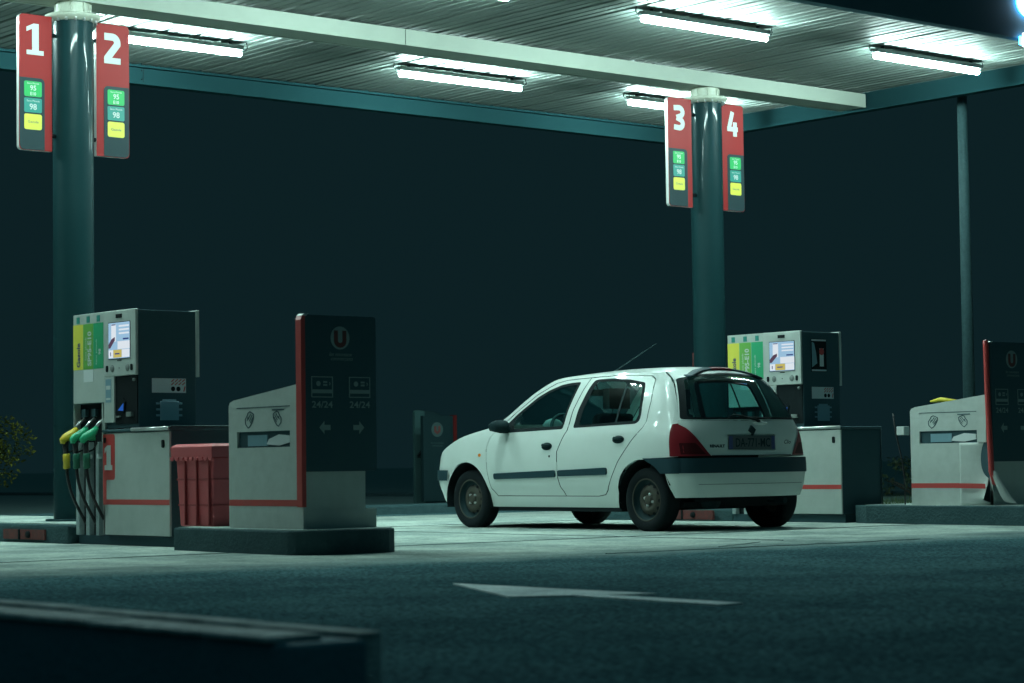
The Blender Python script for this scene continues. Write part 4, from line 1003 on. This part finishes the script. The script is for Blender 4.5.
# wheels
def make_wheel():
    w_ = bpy.data.objects.new('wheel', None); COL.objects.link(w_); w_.parent = car
    r = .272
    b = MB(); b.lathe([(.178, -.07), (.20, -.083), (.235, -.085), (.260, -.075), (.270, -.055), (r, -.03), (r, .03), (.270, .055), (.260, .075), (.235, .085), (.20, .083), (.178, .07)], (0, 0, 0), 'y', 48); CP(b, 'tyre', 'tyre', w_)
    b = MB(); b.lathe([(.128, .034), (.105, .05), (.085, .056), (.07, .052), (.055, .040), (.045, .040), (.04, .058), (.03, .062), (0, .062)], (0, 0, 0), 'y', 40); b.lathe([(.182, .074), (.176, .078), (.170, .072)], (0, 0, 0), 'y', 40)
    rm = CP(b, 'rim', 'rim', w_)
    b = MB(); b.lathe([(.171, .072), (.160, .045), (.150, .030), (.127, .0335)], (0, 0, 0), 'y', 40); b.lathe([(.176, -.07), (.15, -.02), (.15, .03)], (0, 0, 0), 'y', 32); CP(b, 'rim_well', 'trim', rm)
    b = MB()
    for k in range(12):
        a = 2*PI*k/12; c_ = Vector((math.cos(a), 0, math.sin(a))); t_ = Vector((-math.sin(a), 0, math.cos(a))); o_ = c_*.130
        ring = [tuple(o_+t_*.017*math.cos(q)+c_*.012*math.sin(q)+Vector((0, .0385+.009*(-math.sin(q)), 0))) for q in np.linspace(0, 2*PI, 10)[:-1]]
        b.add(ring, [tuple(range(9))])
    CP(b, 'rim_slots', 'black', rm)
    for k in range(4):
        a = PI/4+k*PI/2; CP(MB().lathe([(.012, .03), (.012, .055), (0, .056)], (.05*math.cos(a), 0, .05*math.sin(a)), 'y', 6), 'wheel_bolt', 'steel', w_)
    return w_
w0 = make_wheel(); w0.location = (2.472, .69, .268)
for (x, y, rz) in ((0, .685, 0), (2.472, -.69, PI), (0, -.685, PI)):
    o = copy_tree(w0, car); o.location = (x, y, .268); o.rotation_euler = (0, .4*x+.7*y, rz)
# interior
b = MB(); b.box(1.70, 2.05, -.68, .68, .60, .86); b.tube([(1.78, .35, .88), (1.68, .35, .90)], [.12, .10], 12); CP(b, 'dashboard', 'dash', bevel=.03)
b = MB(); n_ = 28
ctr = Vector((1.52, .36, .865)); ax = Vector((-.92, 0, .40)).normalized(); a1 = Vector((0, 1, 0)); a2 = ax.cross(a1)
b.tube([tuple(ctr+a1*.18*math.cos(2*PI*k/n_)+a2*.18*math.sin(2*PI*k/n_)) for k in range(n_+1)], .015, 8, False)
for k in (0, .5, .75): b.tube([tuple(ctr), tuple(ctr+(a1*math.cos(2*PI*k)+a2*math.sin(2*PI*k))*.17)], .015, 6)
b.tube([tuple(ctr), tuple(ctr-ax*.2)], .03, 8); CP(b, 'steering_wheel', 'trim')
def seat(xb_, y0, y1, hr):
    b = MB(); b.box(xb_+.0, xb_+.48, y0, y1, .38, .52)
    loft(b, [[(xb_-.02, y0, .45), (xb_+.12, y0, .45), (xb_+.12, y1, .45), (xb_-.02, y1, .45)], [(xb_-.20, y0+.03, 1.02), (xb_-.10, y0+.03, 1.02), (xb_-.10, y1-.03, 1.02), (xb_-.20, y1-.03, 1.02)]])
    s_ = CP(b, 'seat', 'seat', bevel=.04)
    for h in hr:
        b = MB(); b.box(xb_-.23, xb_-.14, h-.12, h+.12, 1.06, 1.24); b.tube([(xb_-.17, h-.04, 1.0), (xb_-.18, h-.04, 1.1)], .006, 6); b.tube([(xb_-.17, h+.04, 1.0), (xb_-.18, h+.04, 1.1)], .006, 6)
        CP(b, 'headrest', 'seat', s_, bevel=.04)
seat(1.02, .12, .60, (.36,)); seat(1.02, -.60, -.12, (-.36,))
b = MB(); b.box(.12, .55, -.60, .60, .36, .50); loft(b, [[(.10, -.6, .42), (.2, -.6, .42), (.2, .6, .42), (.10, .6, .42)], [(-.08, -.58, .88), (.02, -.58, .88), (.02, .58, .88), (-.08, .58, .88)]]); CP(b, 'rear_bench', 'seat', bevel=.03)
MB().box(-.22, 2.0, -.64, .64, .245, .30).build('floor_pan', M['black'], car)
MB().box(-.40, -.08, -.62, .62, .86, .88).build('parcel_shelf', M['black'], car)
b = MB(); b.box(1.50, 1.53, -.10, .10, 1.20, 1.26); b.tube([(1.52, 0, 1.26), (1.55, 0, 1.33)], .008, 6); CP(b, 'rear_view_mirror', 'black', bevel=.01)
# aerial
b = MB(); b.tube([(1.36, 0, top(1.36, 0)-.01), (1.33, 0, top(1.33, 0)+.02)], [.016, .01], 8); b.tube([(1.34, 0, top(1.34, 0)+.01), (.70, 0, 1.64)], [.006, .004], 6); CP(b, 'aerial', 'galv')

# ------------------------------------------------------------------ world, camera, view
wd = bpy.data.worlds.new('World'); S.world = wd; wd.use_nodes = True; nt = wd.node_tree; L = nt.links.new
bg = nt.nodes['Background']; tc = nt.nodes.new('ShaderNodeTexCoord'); sp = nt.nodes.new('ShaderNodeSeparateXYZ'); rp = nt.nodes.new('ShaderNodeValToRGB')
L(tc.outputs['Generated'], sp.inputs[0]); L(sp.outputs['Z'], rp.inputs['Fac']); L(rp.outputs['Color'], bg.inputs['Color'])
e = rp.color_ramp.elements; e[0].position = .28; e[0].color = (.0040, .0142, .0170, 1); e[1].position = .8; e[1].color = (.018, .066, .080, 1)
bg.inputs['Strength'].default_value = 1.

f, pitch, roll, hh, az = 2264.28, .0547, -.0137, .5733, .8755
cp, sp_ = math.cos(pitch), math.sin(pitch)
Fw = Vector((0, cp, sp_)); R = Vector((1, 0, 0)); U = Vector((0, -sp_, cp))
R2 = math.cos(roll)*R+math.sin(roll)*U; U2 = -math.sin(roll)*R+math.cos(roll)*U
def st(P): return Vector((P[0]*math.cos(az)-P[1]*math.sin(az), P[0]*math.sin(az)+P[1]*math.cos(az), P[2]))
Fw, R2, U2 = st(Fw), st(R2), st(U2)
cd = bpy.data.cameras.new('camera'); cam = bpy.data.objects.new('camera', cd); COL.objects.link(cam); S.camera = cam
mw = Matrix.Identity(4)
for i in range(3): mw[i][0], mw[i][1], mw[i][2] = R2[i], U2[i], -Fw[i]
mw.translation = Vector((0, 0, hh)); cam.matrix_world = mw
cd.sensor_width = 36; cd.lens = f/1024*36; cd.clip_end = 3000; cd.clip_start = .1
cd.dof.use_dof = True; cd.dof.focus_distance = 19.8; cd.dof.aperture_fstop = 4.0
S.render.engine = 'CYCLES'
S.view_settings.view_transform = 'Standard'; S.view_settings.look = 'None'; S.view_settings.gamma = 1; S.view_settings.exposure = 0
S.cycles.max_bounces = 8; S.cycles.transparent_max_bounces = 16
